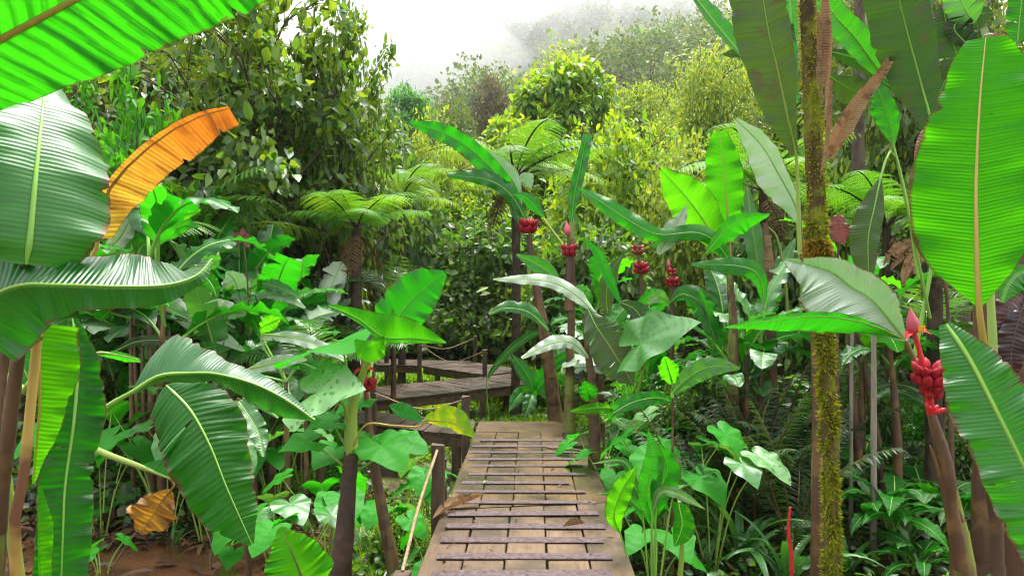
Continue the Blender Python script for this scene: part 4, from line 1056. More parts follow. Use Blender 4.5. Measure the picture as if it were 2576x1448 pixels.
# ======== right foreground: backlit leaf, the banana with the red flower spike
H_ = HP('banana_plant', 'banana plant at the right edge raising one huge upright glowing green leaf', 'banana plant', 2520, 2.35)
HS(H_, [H_.location, P(2512, 1448, 2.4), P(2492, 1200, 2.4), P(2488, 1000, 2.4)], [.028, .024, .02, .018], 'stembrn')
HL(H_, [(2463, 770, 2.3), (2457, 600, 2.3), (2456, 450, 2.32), (2465, 260, 2.36), (2480, 95, 2.42)], [10, 100, 142, 150, 148, 140, 124, 100, 84, 70, 40], [10, 76, 122, 146, 150, 152, 150, 142, 126, 96, 40], 'young', al=-.12, ar=-.1, curl=-.12, sweep=.22, ripple=.016, rib=(.012, .005), ribm='ribbrown', stalk=[P(2490, 1050, 2.38), P(2480, 900, 2.33)], n=44, m=8, rfreq=4, prof=BLUNT, nick=2)
HS(H_, [P(2500, 1100, 2.5), P(2498, 900, 2.5), P(2490, 700, 2.55)], [.02, .015, .012], 'stalk', 'leaf_stalk')
HL(H_, [(2380, 815, 2.15), (2440, 905, 2.1), (2510, 1040, 2.05), (2590, 1200, 2.0), (2690, 1400, 1.95)], [10, 60, 96, 110, 110, 90], [16, 70, 100, 95, 110, 100], 'hang', al=.1, ar=.25, curl=.35, sweep=-.25, ripple=.02, tears=1, n=36, m=8, rib=(.011, .005), under=False)
HL(H_, [(2330, 830, 2.3), (2390, 850, 2.25), (2440, 880, 2.22), (2500, 905, 2.2)], [2, 16, 18, 8], [2, 12, 14, 8], 'broad', al=.2, ar=.2, rib=None, n=14)
HL(H_, [(2440, 1060, 2.25), (2500, 1130, 2.2), (2550, 1230, 2.15), (2580, 1360, 2.1)], [6, 30, 40, 30], [6, 30, 40, 30], 'young', al=.3, ar=.1, rib=(.008, .004), n=20, under=True)
HL(H_, [(2590, 680, 2.9), (2560, 690, 2.9), (2535, 720, 2.9), (2520, 760, 2.9)], [20, 40, 30, 4], [16, 30, 20, 4], 'hang', rib=None, n=12)

I_ = HP('pink_banana_plant', 'pink banana plant at right with a red flower spike and two broad leaves', 'banana plant', 2470, 3.0)
HS(I_, [I_.location, P(2430, 1448, 3.0), P(2395, 1250, 3.0), P(2362, 1120, 3.0), P(2330, 1000, 3.0), P(2308, 920, 3.0), P(2278, 856, 3.0)], [.06, .055, .045, .038, .026, .016, .012], 'stemgrn')
HS(I_, [P(2420, 1430, 2.96), P(2395, 1290, 2.95), P(2370, 1200, 2.95), P(2340, 1120, 2.95)], [.03, .03, .022, .004], 'stembrn', 'dry_sheath')
HS(I_, [P(2400, 1300, 2.93), P(2384, 1180, 2.93), P(2352, 1060, 2.94), P(2342, 1020, 2.96)], [.016, .026, .022, .010], 'stembrn', 'dry_sheath')
HS(I_, [P(2342, 1040, 2.95), P(2336, 980, 2.93), P(2318, 900, 2.92), P(2304, 850, 2.92), P(2296, 830, 2.92)], [.016, .013, .011, .010, .010], 'petal', 'flower_stalk')
fruits(I_, (2334, 945, 2.9), (-.05, -.3, 1), .125, 18, seed=7)
fruits(I_, (2342, 985, 2.9), (.1, -.3, .9), .085, 8, seed=8)
fruits(I_, (2352, 1024, 2.92), (.2, -.3, .9), .07, 5, mat='petal', name='old_flower', seed=9, rows=1)
bud(I_, (2300, 838, 2.9), (-.22, -.1, 1), .105, True, 5)
HL(I_, [(2278, 856, 3.0), (2198, 759, 3.05), (2142, 722, 3.1), (2082, 680, 3.15), (1975, 652, 3.25)], [6, 90, 100, 84, 46, 8], [4, 40, 44, 34, 16, 3], 'sheen', al=.75, ar=.85, curl=.2, sweep=.4, ripple=.015, rib=(.009, .003), n=34, m=7, rfreq=8, tears=1)
HL(I_, [(2272, 852, 2.98), (2200, 820, 2.95), (2100, 798, 2.92), (1990, 800, 2.9), (1826, 822, 2.88)], [5, 40, 58, 46, 38, 20, 3], [2, 6, 12, 12, 12, 8, 2], 'broad', al=-.75, ar=.5, curl=.3, sweep=.3, ripple=.03, rib=(.008, .003), n=34, m=6, rfreq=6, under=True)

# the mossy trunk and the dead sheaths that hang on it
MT = HP('mossy_tree', 'slender trunk furred with yellow-green moss standing right of the walkway', 'tree', 2092, 3.7)
MTp = [MT.location, P(2092, 1448, 3.7), P(2086, 1100, 3.7), P(2074, 850, 3.7), P(2058, 640, 3.72), P(2050, 420, 3.74), P(2040, 200, 3.76), P(2030, -60, 3.8)]
HS(MT, MTp, [.040, .038, .031, .039, .040, .047, .043, .04], 'mossbark', 'trunk', 12, .10)
HS(MT, [P(2030, -52, 3.8), P(2026, -300, 3.82), P(2018, -620, 3.86)], [.041, .038, .034], 'mossbark', 'trunk', 12, .10)
def moss(pl, pts, rad, n, ln, mat, seed, t0=0, t1=1, name='moss'):
    nr = np.random.default_rng(seed); C = spline(pts, 200); B = []; D = []
    for i in range(n):
        t = nr.uniform(t0, t1); dens = .5 + .5 * noise.noise(Vector((t * 14, seed, 0)))
        if nr.random() > .35 + dens: continue
        k = min(199, int(t * 200)); a = nr.uniform(0, 6.28); q = Vector((math.cos(a), math.sin(a), 0)); c = C[k].lerp(C[k + 1], t * 200 - k)
        if noise.noise(Vector((math.cos(a) * 1.5, math.sin(a) * 1.5, t * 22 + seed))) < -.05: continue
        B.append(tuple(c + q * (lerpl(rad, t) * .93))); D.append(tuple(q + Vector((nr.normal(0, .5), nr.normal(0, .5), nr.normal(-.35, .5)))))
    B = np.array(B); D = np.array(D); k = len(B); mb = MB()
    scatter_leaves(mb, B, D, nr.normal(0, 1, (k, 3)), ln * nr.uniform(.4, 1.2, k), ln * .16 * nr.uniform(.6, 1.3, k), 0, False, .2)
    return mb.build(name, M[mat], pl)
RAD = [.040, .038, .031, .039, .040, .047, .043, .04]
moss(MT, MTp, RAD, 9000, .034, 'c_moss', 3, .12, .66)
moss(MT, MTp, RAD, 3000, .026, 'c_moss', 5, .66, 1)
moss(MT, MTp, [q + .008 for q in RAD], 1300, .04, 'c_moss2', 4, .585, .632)
for du, v0, v1, wd in ((24, -40, 250, 12), (34, -20, 300, 9), (12, 30, 210, 7)):
    HL(MT, [(2046 + du, v0, 3.6), (2050 + du, (v0 + v1) / 2, 3.6), (2042 + du, v1, 3.6)], [wd * .5, wd, wd * .6, 2], [wd * .4, wd, wd * .8, 2], 'straw', al=.4, ar=-.3, rib=None, n=16, ripple=.02, tears=1, name='dead_sheath')
HL(MT, [(2090, 200, 3.62), (2084, 330, 3.62), (2066, 440, 3.62)], [4, 6, 3], [4, 7, 3], 'straw', rib=None, n=12, name='dead_sheath')

# tall dark banana behind the mossy trunk
K_ = HP('tall_banana_plant', 'tall banana plant with big dark blotched leaves towering behind the mossy trunk', 'banana plant', 2060, 4.3)
kb = K_.location
HS(K_, [kb, P(2050, 900, 4.3), P(2020, 650, 4.3), P(2008, 500, 4.3)], [.05, .036, .02, .014], 'stembrn')
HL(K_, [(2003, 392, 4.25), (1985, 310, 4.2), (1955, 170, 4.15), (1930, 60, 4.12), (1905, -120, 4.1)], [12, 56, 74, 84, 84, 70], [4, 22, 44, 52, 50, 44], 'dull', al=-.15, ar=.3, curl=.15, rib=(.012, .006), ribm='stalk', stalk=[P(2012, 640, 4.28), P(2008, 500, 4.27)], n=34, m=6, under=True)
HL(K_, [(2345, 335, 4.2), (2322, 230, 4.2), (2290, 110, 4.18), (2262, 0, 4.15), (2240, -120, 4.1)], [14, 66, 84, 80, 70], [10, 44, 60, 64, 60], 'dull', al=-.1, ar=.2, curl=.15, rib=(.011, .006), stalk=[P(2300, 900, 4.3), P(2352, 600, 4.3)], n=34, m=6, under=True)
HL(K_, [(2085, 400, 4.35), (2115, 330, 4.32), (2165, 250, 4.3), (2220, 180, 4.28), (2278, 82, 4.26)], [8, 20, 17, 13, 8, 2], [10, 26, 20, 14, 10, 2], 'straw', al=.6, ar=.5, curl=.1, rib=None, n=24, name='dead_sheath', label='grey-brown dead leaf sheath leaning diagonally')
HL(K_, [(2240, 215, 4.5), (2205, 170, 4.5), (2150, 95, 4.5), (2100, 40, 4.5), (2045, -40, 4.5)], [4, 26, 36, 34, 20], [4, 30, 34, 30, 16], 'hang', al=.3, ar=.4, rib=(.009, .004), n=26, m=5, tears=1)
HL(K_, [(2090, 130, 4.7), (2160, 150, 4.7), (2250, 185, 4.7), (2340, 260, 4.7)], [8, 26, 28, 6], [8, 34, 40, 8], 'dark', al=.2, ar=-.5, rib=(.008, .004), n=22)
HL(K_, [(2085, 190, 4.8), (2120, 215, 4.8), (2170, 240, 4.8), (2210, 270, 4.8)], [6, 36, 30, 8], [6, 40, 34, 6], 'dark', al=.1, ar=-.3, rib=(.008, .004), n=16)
HL(K_, [(2248, 365, 4.45), (2238, 310, 4.45), (2218, 250, 4.46), (2200, 200, 4.5)], [4, 30, 36, 20, 4], [4, 22, 26, 18, 4], 'broad', al=.05, ar=.5, rib=(.008, .004), n=20, stalk=[P(2310, 700, 4.4), P(2280, 500, 4.4)])
HL(K_, [(1985, 60, 4.6), (1990, 130, 4.6), (1996, 200, 4.6), (2006, 260, 4.6)], [10, 16, 12, 4], [10, 16, 12, 4], 'hang', rib=None, n=14)
HL(K_, [(1985, -60, 4.6), (1988, 20, 4.6), (1992, 100, 4.6)], [14, 18, 14], [14, 18, 14], 'hang', rib=None, n=10)
HL(K_, [(1740, -20, 4.9), (1785, 40, 4.85), (1830, 95, 4.8), (1868, 140, 4.75)], [14, 26, 26, 14], [8, 12, 12, 6], 'hang', al=.1, ar=.3, rib=(.008, .004), n=18)
HL(K_, [(1870, 140, 4.8), (1840, 135, 4.8), (1818, 138, 4.8)], [4, 12, 2], [4, 12, 2], 'dull', rib=None, n=8)
HL(K_, [(2215, 450, 4.1), (2200, 520, 4.08), (2184, 600, 4.06), (2186, 720, 4.04)], [4, 24, 28, 20, 6], [6, 36, 44, 34, 6], 'dull', al=.1, ar=.35, rib=(.008, .004), stalk=[P(2340, 800, 4.3), P(2290, 560, 4.2), P(2255, 400, 4.14), P(2236, 385, 4.12)], n=26, under=True)

N_ = HP('tall_banana_plant', 'banana plant with a pale grey-green upright leaf just left of the mossy trunk', 'banana plant', 1945, 7.5)
HS(N_, [N_.location, P(1942, 950, 7.50), P(1938, 780, 7.50), P(1925, 560, 7.50)], [.055, .054, .046, .03], 'stembrn')
HS(N_, [P(1938, 760, 7.44), P(1936, 680, 7.44), P(1930, 590, 7.44)], [.062, .058, .03], 'straw', 'dry_sheath', 9, .1)
HL(N_, [(2013, 565, 7.40), (1998, 510, 7.40), (1960, 440, 7.42), (1915, 365, 7.45), (1850, 300, 7.50)], [6, 46, 58, 50, 34, 6], [3, 12, 22, 26, 22, 6], 'sheen', al=-.1, ar=.5, curl=.2, rib=(.013, .006), stalk=[P(2005, 900, 7.50), P(2018, 680, 7.45)], n=28, m=6)
HL(N_, [(1895, 720, 7.70), (1905, 660, 7.70), (1890, 560, 7.70), (1880, 470, 7.70)], [4, 22, 24, 16, 4], [4, 22, 24, 16, 4], 'hang2', al=.3, ar=.3, rib=(.009, .005), n=18)
HL(N_, [(2000, 600, 7.60), (1975, 660, 7.60), (1950, 690, 7.60), (1900, 720, 7.60)], [3, 20, 22, 4], [3, 24, 24, 4], 'hang2', al=.2, ar=.2, rib=(.009, .005), n=16)
HS(N_, [P(2016, 900, 7.60), P(2014, 700, 7.60), P(2000, 520, 7.60)], [.016, .013, .010], 'stalk', 'leaf_stalk')
HS(N_, [P(1985, 860, 7.55), P(1975, 700, 7.55), P(1955, 600, 7.55), P(1930, 570, 7.55)], [.018, .016, .014, .010], 'stalk', 'leaf_stalk')

# ======== the bright bananas of the middle distance
Q_ = HP('banana_plant', 'banana plant with two glowing upright leaves right of the middle', 'banana plant', 1840, 6.6)
HS(Q_, [Q_.location, P(1845, 860, 6.6), P(1838, 740, 6.6), P(1836, 660, 6.6)], [.08, .06, .045, .03], 'stemgrn')
HL(Q_, [(1836, 610, 6.6), (1830, 540, 6.58), (1822, 440, 6.56), (1810, 332, 6.55)], [10, 42, 50, 50, 42, 20], [10, 36, 46, 48, 40, 18], 'young', al=-.1, ar=-.1, sweep=.2, rib=(.012, .005), ribm='ribbrown', stalk=[P(1838, 680, 6.6)], n=26, m=5, prof=BLUNT)
HL(Q_, [(1815, 640, 6.5), (1780, 570, 6.45), (1730, 500, 6.4), (1664, 426, 6.35)], [10, 52, 58, 46, 8], [8, 44, 56, 42, 8], 'young', al=.05, ar=.15, sweep=.35, rib=(.011, .004), stalk=[P(1836, 700, 6.55)], n=24, m=5)
HL(Q_, [(1655, 640, 6.3), (1680, 600, 6.3), (1705, 560, 6.3), (1728, 518, 6.3)], [6, 26, 26, 12, 2], [6, 24, 24, 16, 2], 'sheen', al=.2, ar=.3, rib=(.007, .003), n=18)
HL(Q_, [(1850, 680, 6.4), (1800, 610, 6.3), (1750, 585, 6.25), (1660, 590, 6.2), (1600, 565, 6.2), (1500, 500, 6.25), (1460, 474, 6.3)], [4, 16, 20, 18, 24, 20, 4], [4, 20, 22, 18, 26, 22, 4], 'broad', al=.2, ar=-.4, rib=(.009, .004), n=34, rfreq=6, ripple=.04)
HL(Q_, [(1775, 640, 6.2), (1815, 590, 6.15), (1860, 555, 6.1), (1935, 540, 6.1)], [4, 14, 20, 14, 3], [4, 30, 46, 30, 4], 'broad', al=.3, ar=-.6, rib=(.009, .004), n=24)
HL(Q_, [(1925, 760, 6.3), (1905, 690, 6.25), (1850, 668, 6.2), (1740, 665, 6.2)], [6, 24, 22, 4], [6, 26, 20, 4], 'broad', al=.3, ar=-.4, rib=(.009, .004), n=22)
HL(Q_, [(1640, 620, 6.9), (1660, 610, 6.9), (1700, 600, 6.9)], [4, 10, 3], [4, 16, 3], 'broad', rib=None, n=10)

R_ = HP('pink_banana_plant', 'pink banana plant with one long narrow leaf standing straight up', 'banana plant', 1432, 8.0)
HS(R_, [R_.location, P(1432, 1000, 8.0), P(1437, 800, 8.0), P(1440, 560, 8.0)], [.09, .055, .04, .025], 'stemgrn')
HL(R_, [(1437, 560, 8.0), (1445, 490, 8.0), (1460, 420, 8.0), (1475, 338, 8.0)], [5, 14, 14, 10, 8], [4, 11, 14, 16, 14], 'hang', al=.7, ar=.6, rib=(.010, .006), n=22, prof=BLUNT, ripple=.05)
HL(R_, [(1560, 760, 7.8), (1530, 700, 7.8), (1505, 640, 7.8), (1468, 600, 7.8)], [4, 12, 12, 3], [4, 16, 14, 3], 'broad', rib=None, n=14)
HS(R_, [P(1430, 780, 7.9), P(1432, 700, 7.9), P(1430, 590, 7.9)], [.05, .04, .015], 'stembrn', 'flower_stalk')
fruits(R_, (1432, 632, 7.86), (0, -.2, 1), .17, 14, seed=11); bud(R_, (1428, 592, 7.86), (-.1, 0, 1), .16, False, 3)

T_ = HP('pink_banana_plant', 'pink banana plant in the middle with long arching leaves and a pink fruit cluster', 'banana plant', 1395, 9.0)
HS(T_, [T_.location, P(1395, 1060, 9.0), P(1375, 880, 9.0), P(1345, 700, 9.0), P(1330, 590, 9.0)], [.11, .09, .075, .055, .03], 'stembrn')
HL(T_, [(1318, 560, 9.0), (1275, 470, 8.95), (1200, 388, 8.9), (1120, 336, 8.85), (1030, 309, 8.8)], [5, 22, 26, 26, 24, 5], [6, 20, 22, 24, 22, 6], 'broad', al=.1, ar=.35, curl=.15, rib=(.012, .005), n=34, m=5, ripple=.05, rfreq=8, tears=2)
HL(T_, [(1326, 560, 8.9), (1285, 490, 8.85), (1225, 452, 8.8), (1125, 440, 8.8)], [4, 16, 16, 4], [4, 24, 24, 5], 'broad', al=.4, ar=-.5, rib=(.010, .004), n=24, ripple=.05)
HL(T_, [(1290, 490, 8.85), (1325, 500, 8.8), (1368, 545, 8.75)], [4, 22, 3], [4, 18, 3], 'broad', al=.1, ar=-.3, rib=(.008, .004), n=14)
HL(T_, [(1300, 540, 9.1), (1285, 470, 9.1), (1262, 420, 9.1), (1225, 378, 9.1)], [4, 18, 22, 16, 3], [4, 24, 30, 18, 3], 'sheen', al=.2, ar=.3, rib=(.008, .004), n=18, tears=1)
HL(T_, [(1300, 455, 9.2), (1320, 450, 9.2), (1338, 470, 9.2)], [3, 22, 4], [3, 20, 4], 'sheen', rib=None, n=10)
HL(T_, [(1312, 570, 8.9), (1300, 540, 8.9), (1285, 508, 8.9)], [3, 14, 4], [3, 14, 4], 'hang', rib=None, n=10)
HS(T_, [P(1432, 640, 8.9), P(1400, 595, 8.9), P(1366, 550, 8.9)], [.02, .018, .012], 'stalk', 'leaf_stalk')
fruits(T_, (1329, 572, 8.92), (.05, -.2, 1), .23, 18, seed=13)

U_ = HP('pink_banana_plant', 'pink banana plant with two stacked red fruit clusters near the middle right', 'banana plant', 1690, 7.6)
HS(U_, [U_.location, P(1690, 900, 7.6), P(1692, 780, 7.6), P(1690, 690, 7.6)], [.06, .05, .03, .015], 'stembrn')
fruits(U_, (1691, 712, 7.56), (0, -.2, 1), .13, 12, seed=15); fruits(U_, (1689, 685, 7.56), (0, -.2, 1), .10, 8, seed=16); bud(U_, (1683, 672, 7.56), (-.15, 0, 1), .09, False, 2)
HL(U_, [(1685, 760, 7.5), (1720, 740, 7.45), (1770, 770, 7.4), (1800, 860, 7.35)], [4, 30, 34, 26, 4], [4, 28, 32, 22, 4], 'hang', al=.1, ar=.2, rib=(.010, .004), n=24, tears=1)
HL(U_, [(1685, 765, 7.5), (1660, 745, 7.45), (1630, 762, 7.4)], [4, 20, 4], [4, 18, 4], 'hang2', rib=(.007, .003), n=14)
V_ = HP('pink_banana_plant', 'pink banana plant with a faded fruit cluster above a red one', 'banana plant', 1612, 8.2)
HS(V_, [V_.location, P(1615, 900, 8.2), P(1614, 780, 8.2), P(1612, 690, 8.2)], [.06, .05, .03, .02], 'stembrn')
HS(V_, [P(1612, 690, 8.2), P(1606, 650, 8.2), P(1604, 620, 8.2)], [.016, .014, .01], 'stembrn', 'flower_stalk')
fruits(V_, (1612, 677, 8.16), (0, -.2, 1), .17, 12, seed=17); fruits(V_, (1604, 630, 8.16), (0, 0, 1), .15, 10, mat='stemred', name='old_fruit_bunch', seed=18)
HL(V_, [(1530, 795, 8.0), (1525, 740, 8.0), (1540, 680, 8.0), (1566, 642, 8.0)], [5, 18, 22, 14, 3], [5, 22, 24, 14, 3], 'dull', al=.1, ar=.2, rib=(.009, .004), n=20)
HL(V_, [(1604, 780, 8.0), (1580, 770, 7.9), (1550, 800, 7.85), (1515, 850, 7.8)], [4, 18, 20, 3], [4, 24, 26, 4], 'broad', al=.2, ar=-.4, rib=(.009, .004), n=20)
HL(V_, [(1600, 770, 8.0), (1640, 740, 7.95), (1670, 732, 7.9)], [4, 18, 4], [4, 26, 4], 'broad', al=.2, ar=-.4, rib=(.007, .004), n=14)

X_ = HP('banana_plant', 'banana plant with a tattered olive leaf hanging beside the far end of the walkway', 'banana plant', 1500, 6.4)
HS(X_, [X_.location, P(1492, 1000, 6.4), P(1475, 860, 6.4), P(1470, 790, 6.4)], [.07, .06, .04, .02], 'stembrn')
HL(X_, [(1478, 775, 6.35), (1500, 820, 6.3), (1540, 880, 6.25), (1592, 965, 6.2)], [4, 50, 50, 36, 6], [4, 44, 56, 50, 8], 'dull', al=.1, ar=.15, rib=(.010, .004), ribm='midrib', n=26, m=6, tears=3)
HL(X_, [(1560, 760, 6.6), (1600, 780, 6.55), (1625, 830, 6.5), (1640, 900, 6.45)], [4, 26, 30, 20, 3], [4, 30, 34, 22, 3], 'dull', rib=(.008, .004), n=20, tears=2)
HL(X_, [(1480, 900, 6.3), (1440, 862, 6.25), (1390, 862, 6.2), (1312, 900, 6.15)], [4, 16, 18, 12, 3], [4, 14, 20, 14, 3], 'sheen', al=.4, ar=-.3, rib=(.009, .004), n=26, rfreq=7, ripple=.03)
HL(X_, [(1500, 790, 6.4), (1440, 735, 6.4), (1370, 705, 6.4), (1240, 702, 6.45)], [4, 18, 16, 12, 2], [4, 18, 18, 12, 2], 'sheen', al=.5, ar=-.4, rib=(.009, .004), n=26, ripple=.03)
HL(X_, [(1410, 740, 7.0), (1385, 690, 7.0), (1350, 665, 7.0), (1300, 640, 7.0)], [4, 18, 20, 3], [4, 18, 20, 3], 'hang', rib=(.007, .003), n=16)
HL(X_, [(1380, 830, 6.6), (1330, 785, 6.6), (1270, 775, 6.6), (1230, 790, 6.6)], [4, 12, 10, 3], [4, 22, 22, 4], 'hang', al=.4, ar=-.4, rib=(.007, .003), n=16)
HT(X_, (1612, 862, 5.9), (1738, 792, 5.6), (-.1, -.75, .8), 'speck', [P(1600, 1000, 6.2), P(1625, 900, 6.0)], wid=1.1, lobes=1.0, cup=.2)

Y_ = HP('young_banana_plant', 'young shiny banana plant crouching behind the corner of the walkway', 'young plant', 1345, 9.3)
for pts, m in (([(1345, 1000, 9.3), (1360, 950, 9.25), (1410, 905, 9.2), (1470, 880, 9.2)], 'broad'), ([(1345, 1000, 9.3), (1330, 950, 9.3), (1310, 920, 9.3), (1288, 890, 9.3)], 'hang'), ([(1345, 1000, 9.2), (1320, 985, 9.1), (1300, 1000, 9.0), (1280, 1035, 8.95)], 'hang'),
               ([(1345, 1000, 9.2), (1340, 990, 9.1), (1330, 1020, 9.0), (1318, 1055, 8.95)], 'hang'), ([(1345, 990, 9.3), (1375, 960, 9.3), (1400, 950, 9.25), (1430, 970, 9.2)], 'broad'), ([(1345, 1000, 9.3), (1352, 970, 9.35), (1352, 940, 9.4), (1346, 925, 9.4)], 'young')):
    HL(Y_, pts, 17, 17, m, rib=(.007, .003), n=16, prof=LAN, stalk=[Y_.location])
Z_ = HP('canna_plant', 'plant with a long narrow leaf leaning over the far walkway corner', 'leafy plant', 1232, 11.2)
HL(Z_, [(1225, 950, 11.2), (1260, 905, 11.2), (1300, 865, 11.2), (1352, 836, 11.2), (1400, 840, 11.2)], [4, 9, 10, 8, 2], [4, 10, 12, 9, 2], 'hang', al=.3, ar=.2, rib=(.01, .004), stalk=[Z_.location], n=22)
HL(Z_, [(1285, 900, 11.0), (1310, 930, 10.9), (1340, 965, 10.8), (1372, 1000, 10.7)], [4, 16, 14, 3], [4, 16, 14, 3], 'broad', rib=(.008, .004), n=16)

# pale bananas half hidden behind the arum
AA = HP('banana_plant', 'banana plant with small upright bright leaves behind the big arrow shaped leaf', 'banana plant', 1125, 20.6)
HS(AA, [AA.location, P(1125, 850, 20.6), P(1120, 750, 20.6)], [.12, .09, .06], 'stembrn')
for pts, wd, m in (([(1125, 740, 20.6), (1128, 700, 20.6), (1140, 660, 20.6)], 20, 'young'), ([(1120, 740, 20.6), (1100, 700, 20.6), (1085, 650, 20.6)], 14, 'hang2'), ([(1130, 740, 20.5), (1165, 700, 20.5), (1220, 655, 20.5)], 16, 'hang2'),
                   ([(1165, 770, 20.4), (1178, 740, 20.4), (1190, 705, 20.4)], 17, 'young'), ([(1130, 760, 20.5), (1170, 735, 20.4), (1230, 745, 20.3)], 13, 'hang'), ([(1160, 850, 20.3), (1158, 800, 20.3), (1170, 760, 20.3)], 12, 'under'), ([(1165, 790, 20.4), (1200, 770, 20.4), (1222, 800, 20.4), (1240, 850, 20.4)], 14, 'hang'), ([(1120, 760, 20.5), (1090, 740, 20.4), (1060, 760, 20.3)], 14, 'hang2')):
    HL(AA, pts, wd, wd, m, rib=(.012, .006), n=16, stalk=[P(1125, 860, 20.6)], prof=LAN)
fruits(AA, (1185, 790, 20.3), (0, -.2, 1), .2, 10, mat='stemred', name='fruit_bunch', seed=21)

# ======== the big pale leaves of the left thicket, one plant after another
LT = 'bananas of the left thicket'
def thicket(label, u, Y, leaves, stems=(), group=LT):
    t = HP('banana_plant', label, 'banana plant', u, Y, group)
    for k, (su, sv, r) in enumerate(stems or ((u, 800, .035),)):
        HS(t, [t.location + Vector((.12 * k, .05 * k, 0)), P(su, (sv + 1100) / 2, Y), P(su, sv, Y)], [r * 1.0, r * .8, r * .5], 'stembrn', 'stem')
    su, sv, r = (stems or ((u, 800, .035),))[0]
    for pts, w_, m in leaves:
        n = len(pts); pts = [(a, b, Y - .35 * i / n) for i, (a, b) in enumerate(pts)]
        HL(t, pts, [w_ * .25, w_ * .9, w_, w_ * .8, 3], [w_ * .25, w_ * .8, w_, w_ * .7, 3], m, al=.15 if m != 'young' else .3, ar=.25, curl=.3, rib=(.009, .004), n=22, m=5, ripple=.03, stalk=[P(su, sv, Y)] if sv > pts[0][1] else None, tears=1 if m in ('hang2', 'sheen') else 0)
thicket('banana with a pale upright leaf and a thin yellow-green one in the left thicket', 610, 7.6, (([(608, 765), (600, 735), (590, 705), (570, 682)], 36, 'sheen'), ([(566, 770), (572, 745), (588, 718)], 9, 'young'), ([(615, 745), (650, 714), (700, 722), (758, 750)], 17, 'hang2'), ([(620, 760), (680, 742), (730, 752), (768, 775)], 15, 'sheen'), ([(640, 800), (655, 775), (690, 755)], 20, 'broad')), ((610, 790, .035),))
thicket('banana with a long pale leaf slanting down to the right in the left thicket', 480, 7.0, (([(338, 735), (420, 762), (500, 815), (580, 862), (616, 882)], 27, 'sheen'), ([(505, 768), (545, 772), (590, 785), (620, 790)], 24, 'sheen'), ([(500, 685), (520, 700), (536, 722), (546, 748)], 20, 'young'), ([(600, 798), (638, 808), (653, 848)], 15, 'young')), ((480, 830, .035), (445, 860, .03)))
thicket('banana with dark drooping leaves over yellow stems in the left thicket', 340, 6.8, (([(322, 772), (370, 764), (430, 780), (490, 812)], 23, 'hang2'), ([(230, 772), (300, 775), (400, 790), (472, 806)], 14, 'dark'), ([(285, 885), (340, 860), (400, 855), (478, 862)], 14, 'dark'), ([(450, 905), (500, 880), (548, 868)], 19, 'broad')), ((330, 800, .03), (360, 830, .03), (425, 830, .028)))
thicket('banana with wide pale leaves reaching to the dark arum trunk', 730, 6.0, (([(655, 850), (730, 848), (800, 868), (872, 908)], 17, 'sheen'), ([(622, 932), (680, 916), (730, 905), (772, 904)], 19, 'sheen'), ([(712, 922), (760, 914), (805, 930), (872, 936)], 19, 'broad'), ([(655, 835), (680, 812), (706, 800)], 20, 'young'), ([(780, 880), (830, 880), (872, 900)], 18, 'sheen')), ((720, 960, .03), (770, 980, .026)))
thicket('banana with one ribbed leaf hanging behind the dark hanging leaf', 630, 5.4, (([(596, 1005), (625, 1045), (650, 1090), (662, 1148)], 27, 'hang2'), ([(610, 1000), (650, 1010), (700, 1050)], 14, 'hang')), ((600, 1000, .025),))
thicket('bright banana with crossed leaves just right of the huge glossy left leaf', 360, 7.4, (([(285, 612), (360, 585), (430, 550), (505, 528)], 26, 'young'), ([(330, 600), (360, 560), (388, 520)], 20, 'young'), ([(360, 618), (420, 588), (470, 566), (500, 572)], 19, 'broad'), ([(262, 640), (300, 600), (330, 555), (372, 548)], 26, 'sheen')), ((340, 660, .03),))
RT = 'bananas right of the walkway'
thicket('plant with one small round upright leaf right of the far boards', 1690, 5.2, (([(1692, 965), (1682, 930), (1672, 896)], 26, 'young'), ([(1692, 988), (1740, 945), (1790, 922), (1862, 926)], 27, 'speck'), ([(1690, 1010), (1650, 1000), (1590, 1012), (1540, 1040)], 20, 'broad')), ((1692, 1000, .014),), RT)
thicket('plant with a flat lime leaf beside the far right corner of the boards', 1510, 6.4, (([(1565, 1032), (1500, 1025), (1436, 1034)], 14, 'young'), ([(1490, 1010), (1480, 985), (1470, 958)], 24, 'taro'), ([(1540, 1050), (1580, 1070), (1620, 1060)], 16, 'speck'), ([(1530, 1060), (1560, 1020), (1605, 1005), (1650, 1015)], 18, 'broad')), ((1520, 1060, .016),), RT)

# ---------------------------------------------------------------- forest behind
# hand-placed trees, each named by its looks and neighbours
tree_at('broadleaf_tree', 'tall tree with large pale broad leaves rising behind the orange dying leaf', 'tree', 650, 10.5, -130, 'bigleaf', 640, 1.0)
tree_at('broadleaf_tree', 'large-leaved tree whose branch tips reach into the white sky left of the middle', 'tree', 850, 11.0, 40, 'bigleaf', 330, 2.4)
tree_at('shrub', 'bright thin-leaved bush just under the huge striped banana leaf', 'bush', 330, 8.2, 170, 'brightbush', 330, .4)
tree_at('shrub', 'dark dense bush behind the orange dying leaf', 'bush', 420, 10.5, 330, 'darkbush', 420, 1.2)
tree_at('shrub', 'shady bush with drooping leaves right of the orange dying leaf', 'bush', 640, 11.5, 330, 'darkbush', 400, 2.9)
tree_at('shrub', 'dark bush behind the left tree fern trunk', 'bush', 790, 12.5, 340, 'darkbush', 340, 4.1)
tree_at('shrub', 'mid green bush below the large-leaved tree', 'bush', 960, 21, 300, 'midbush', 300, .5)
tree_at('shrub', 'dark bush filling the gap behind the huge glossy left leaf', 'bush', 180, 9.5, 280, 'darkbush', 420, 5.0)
tree_at('shrub', 'leafy bush at the upper left corner above the striped leaf', 'bush', 60, 8.5, -120, 'brightbush', 300, 2.0)
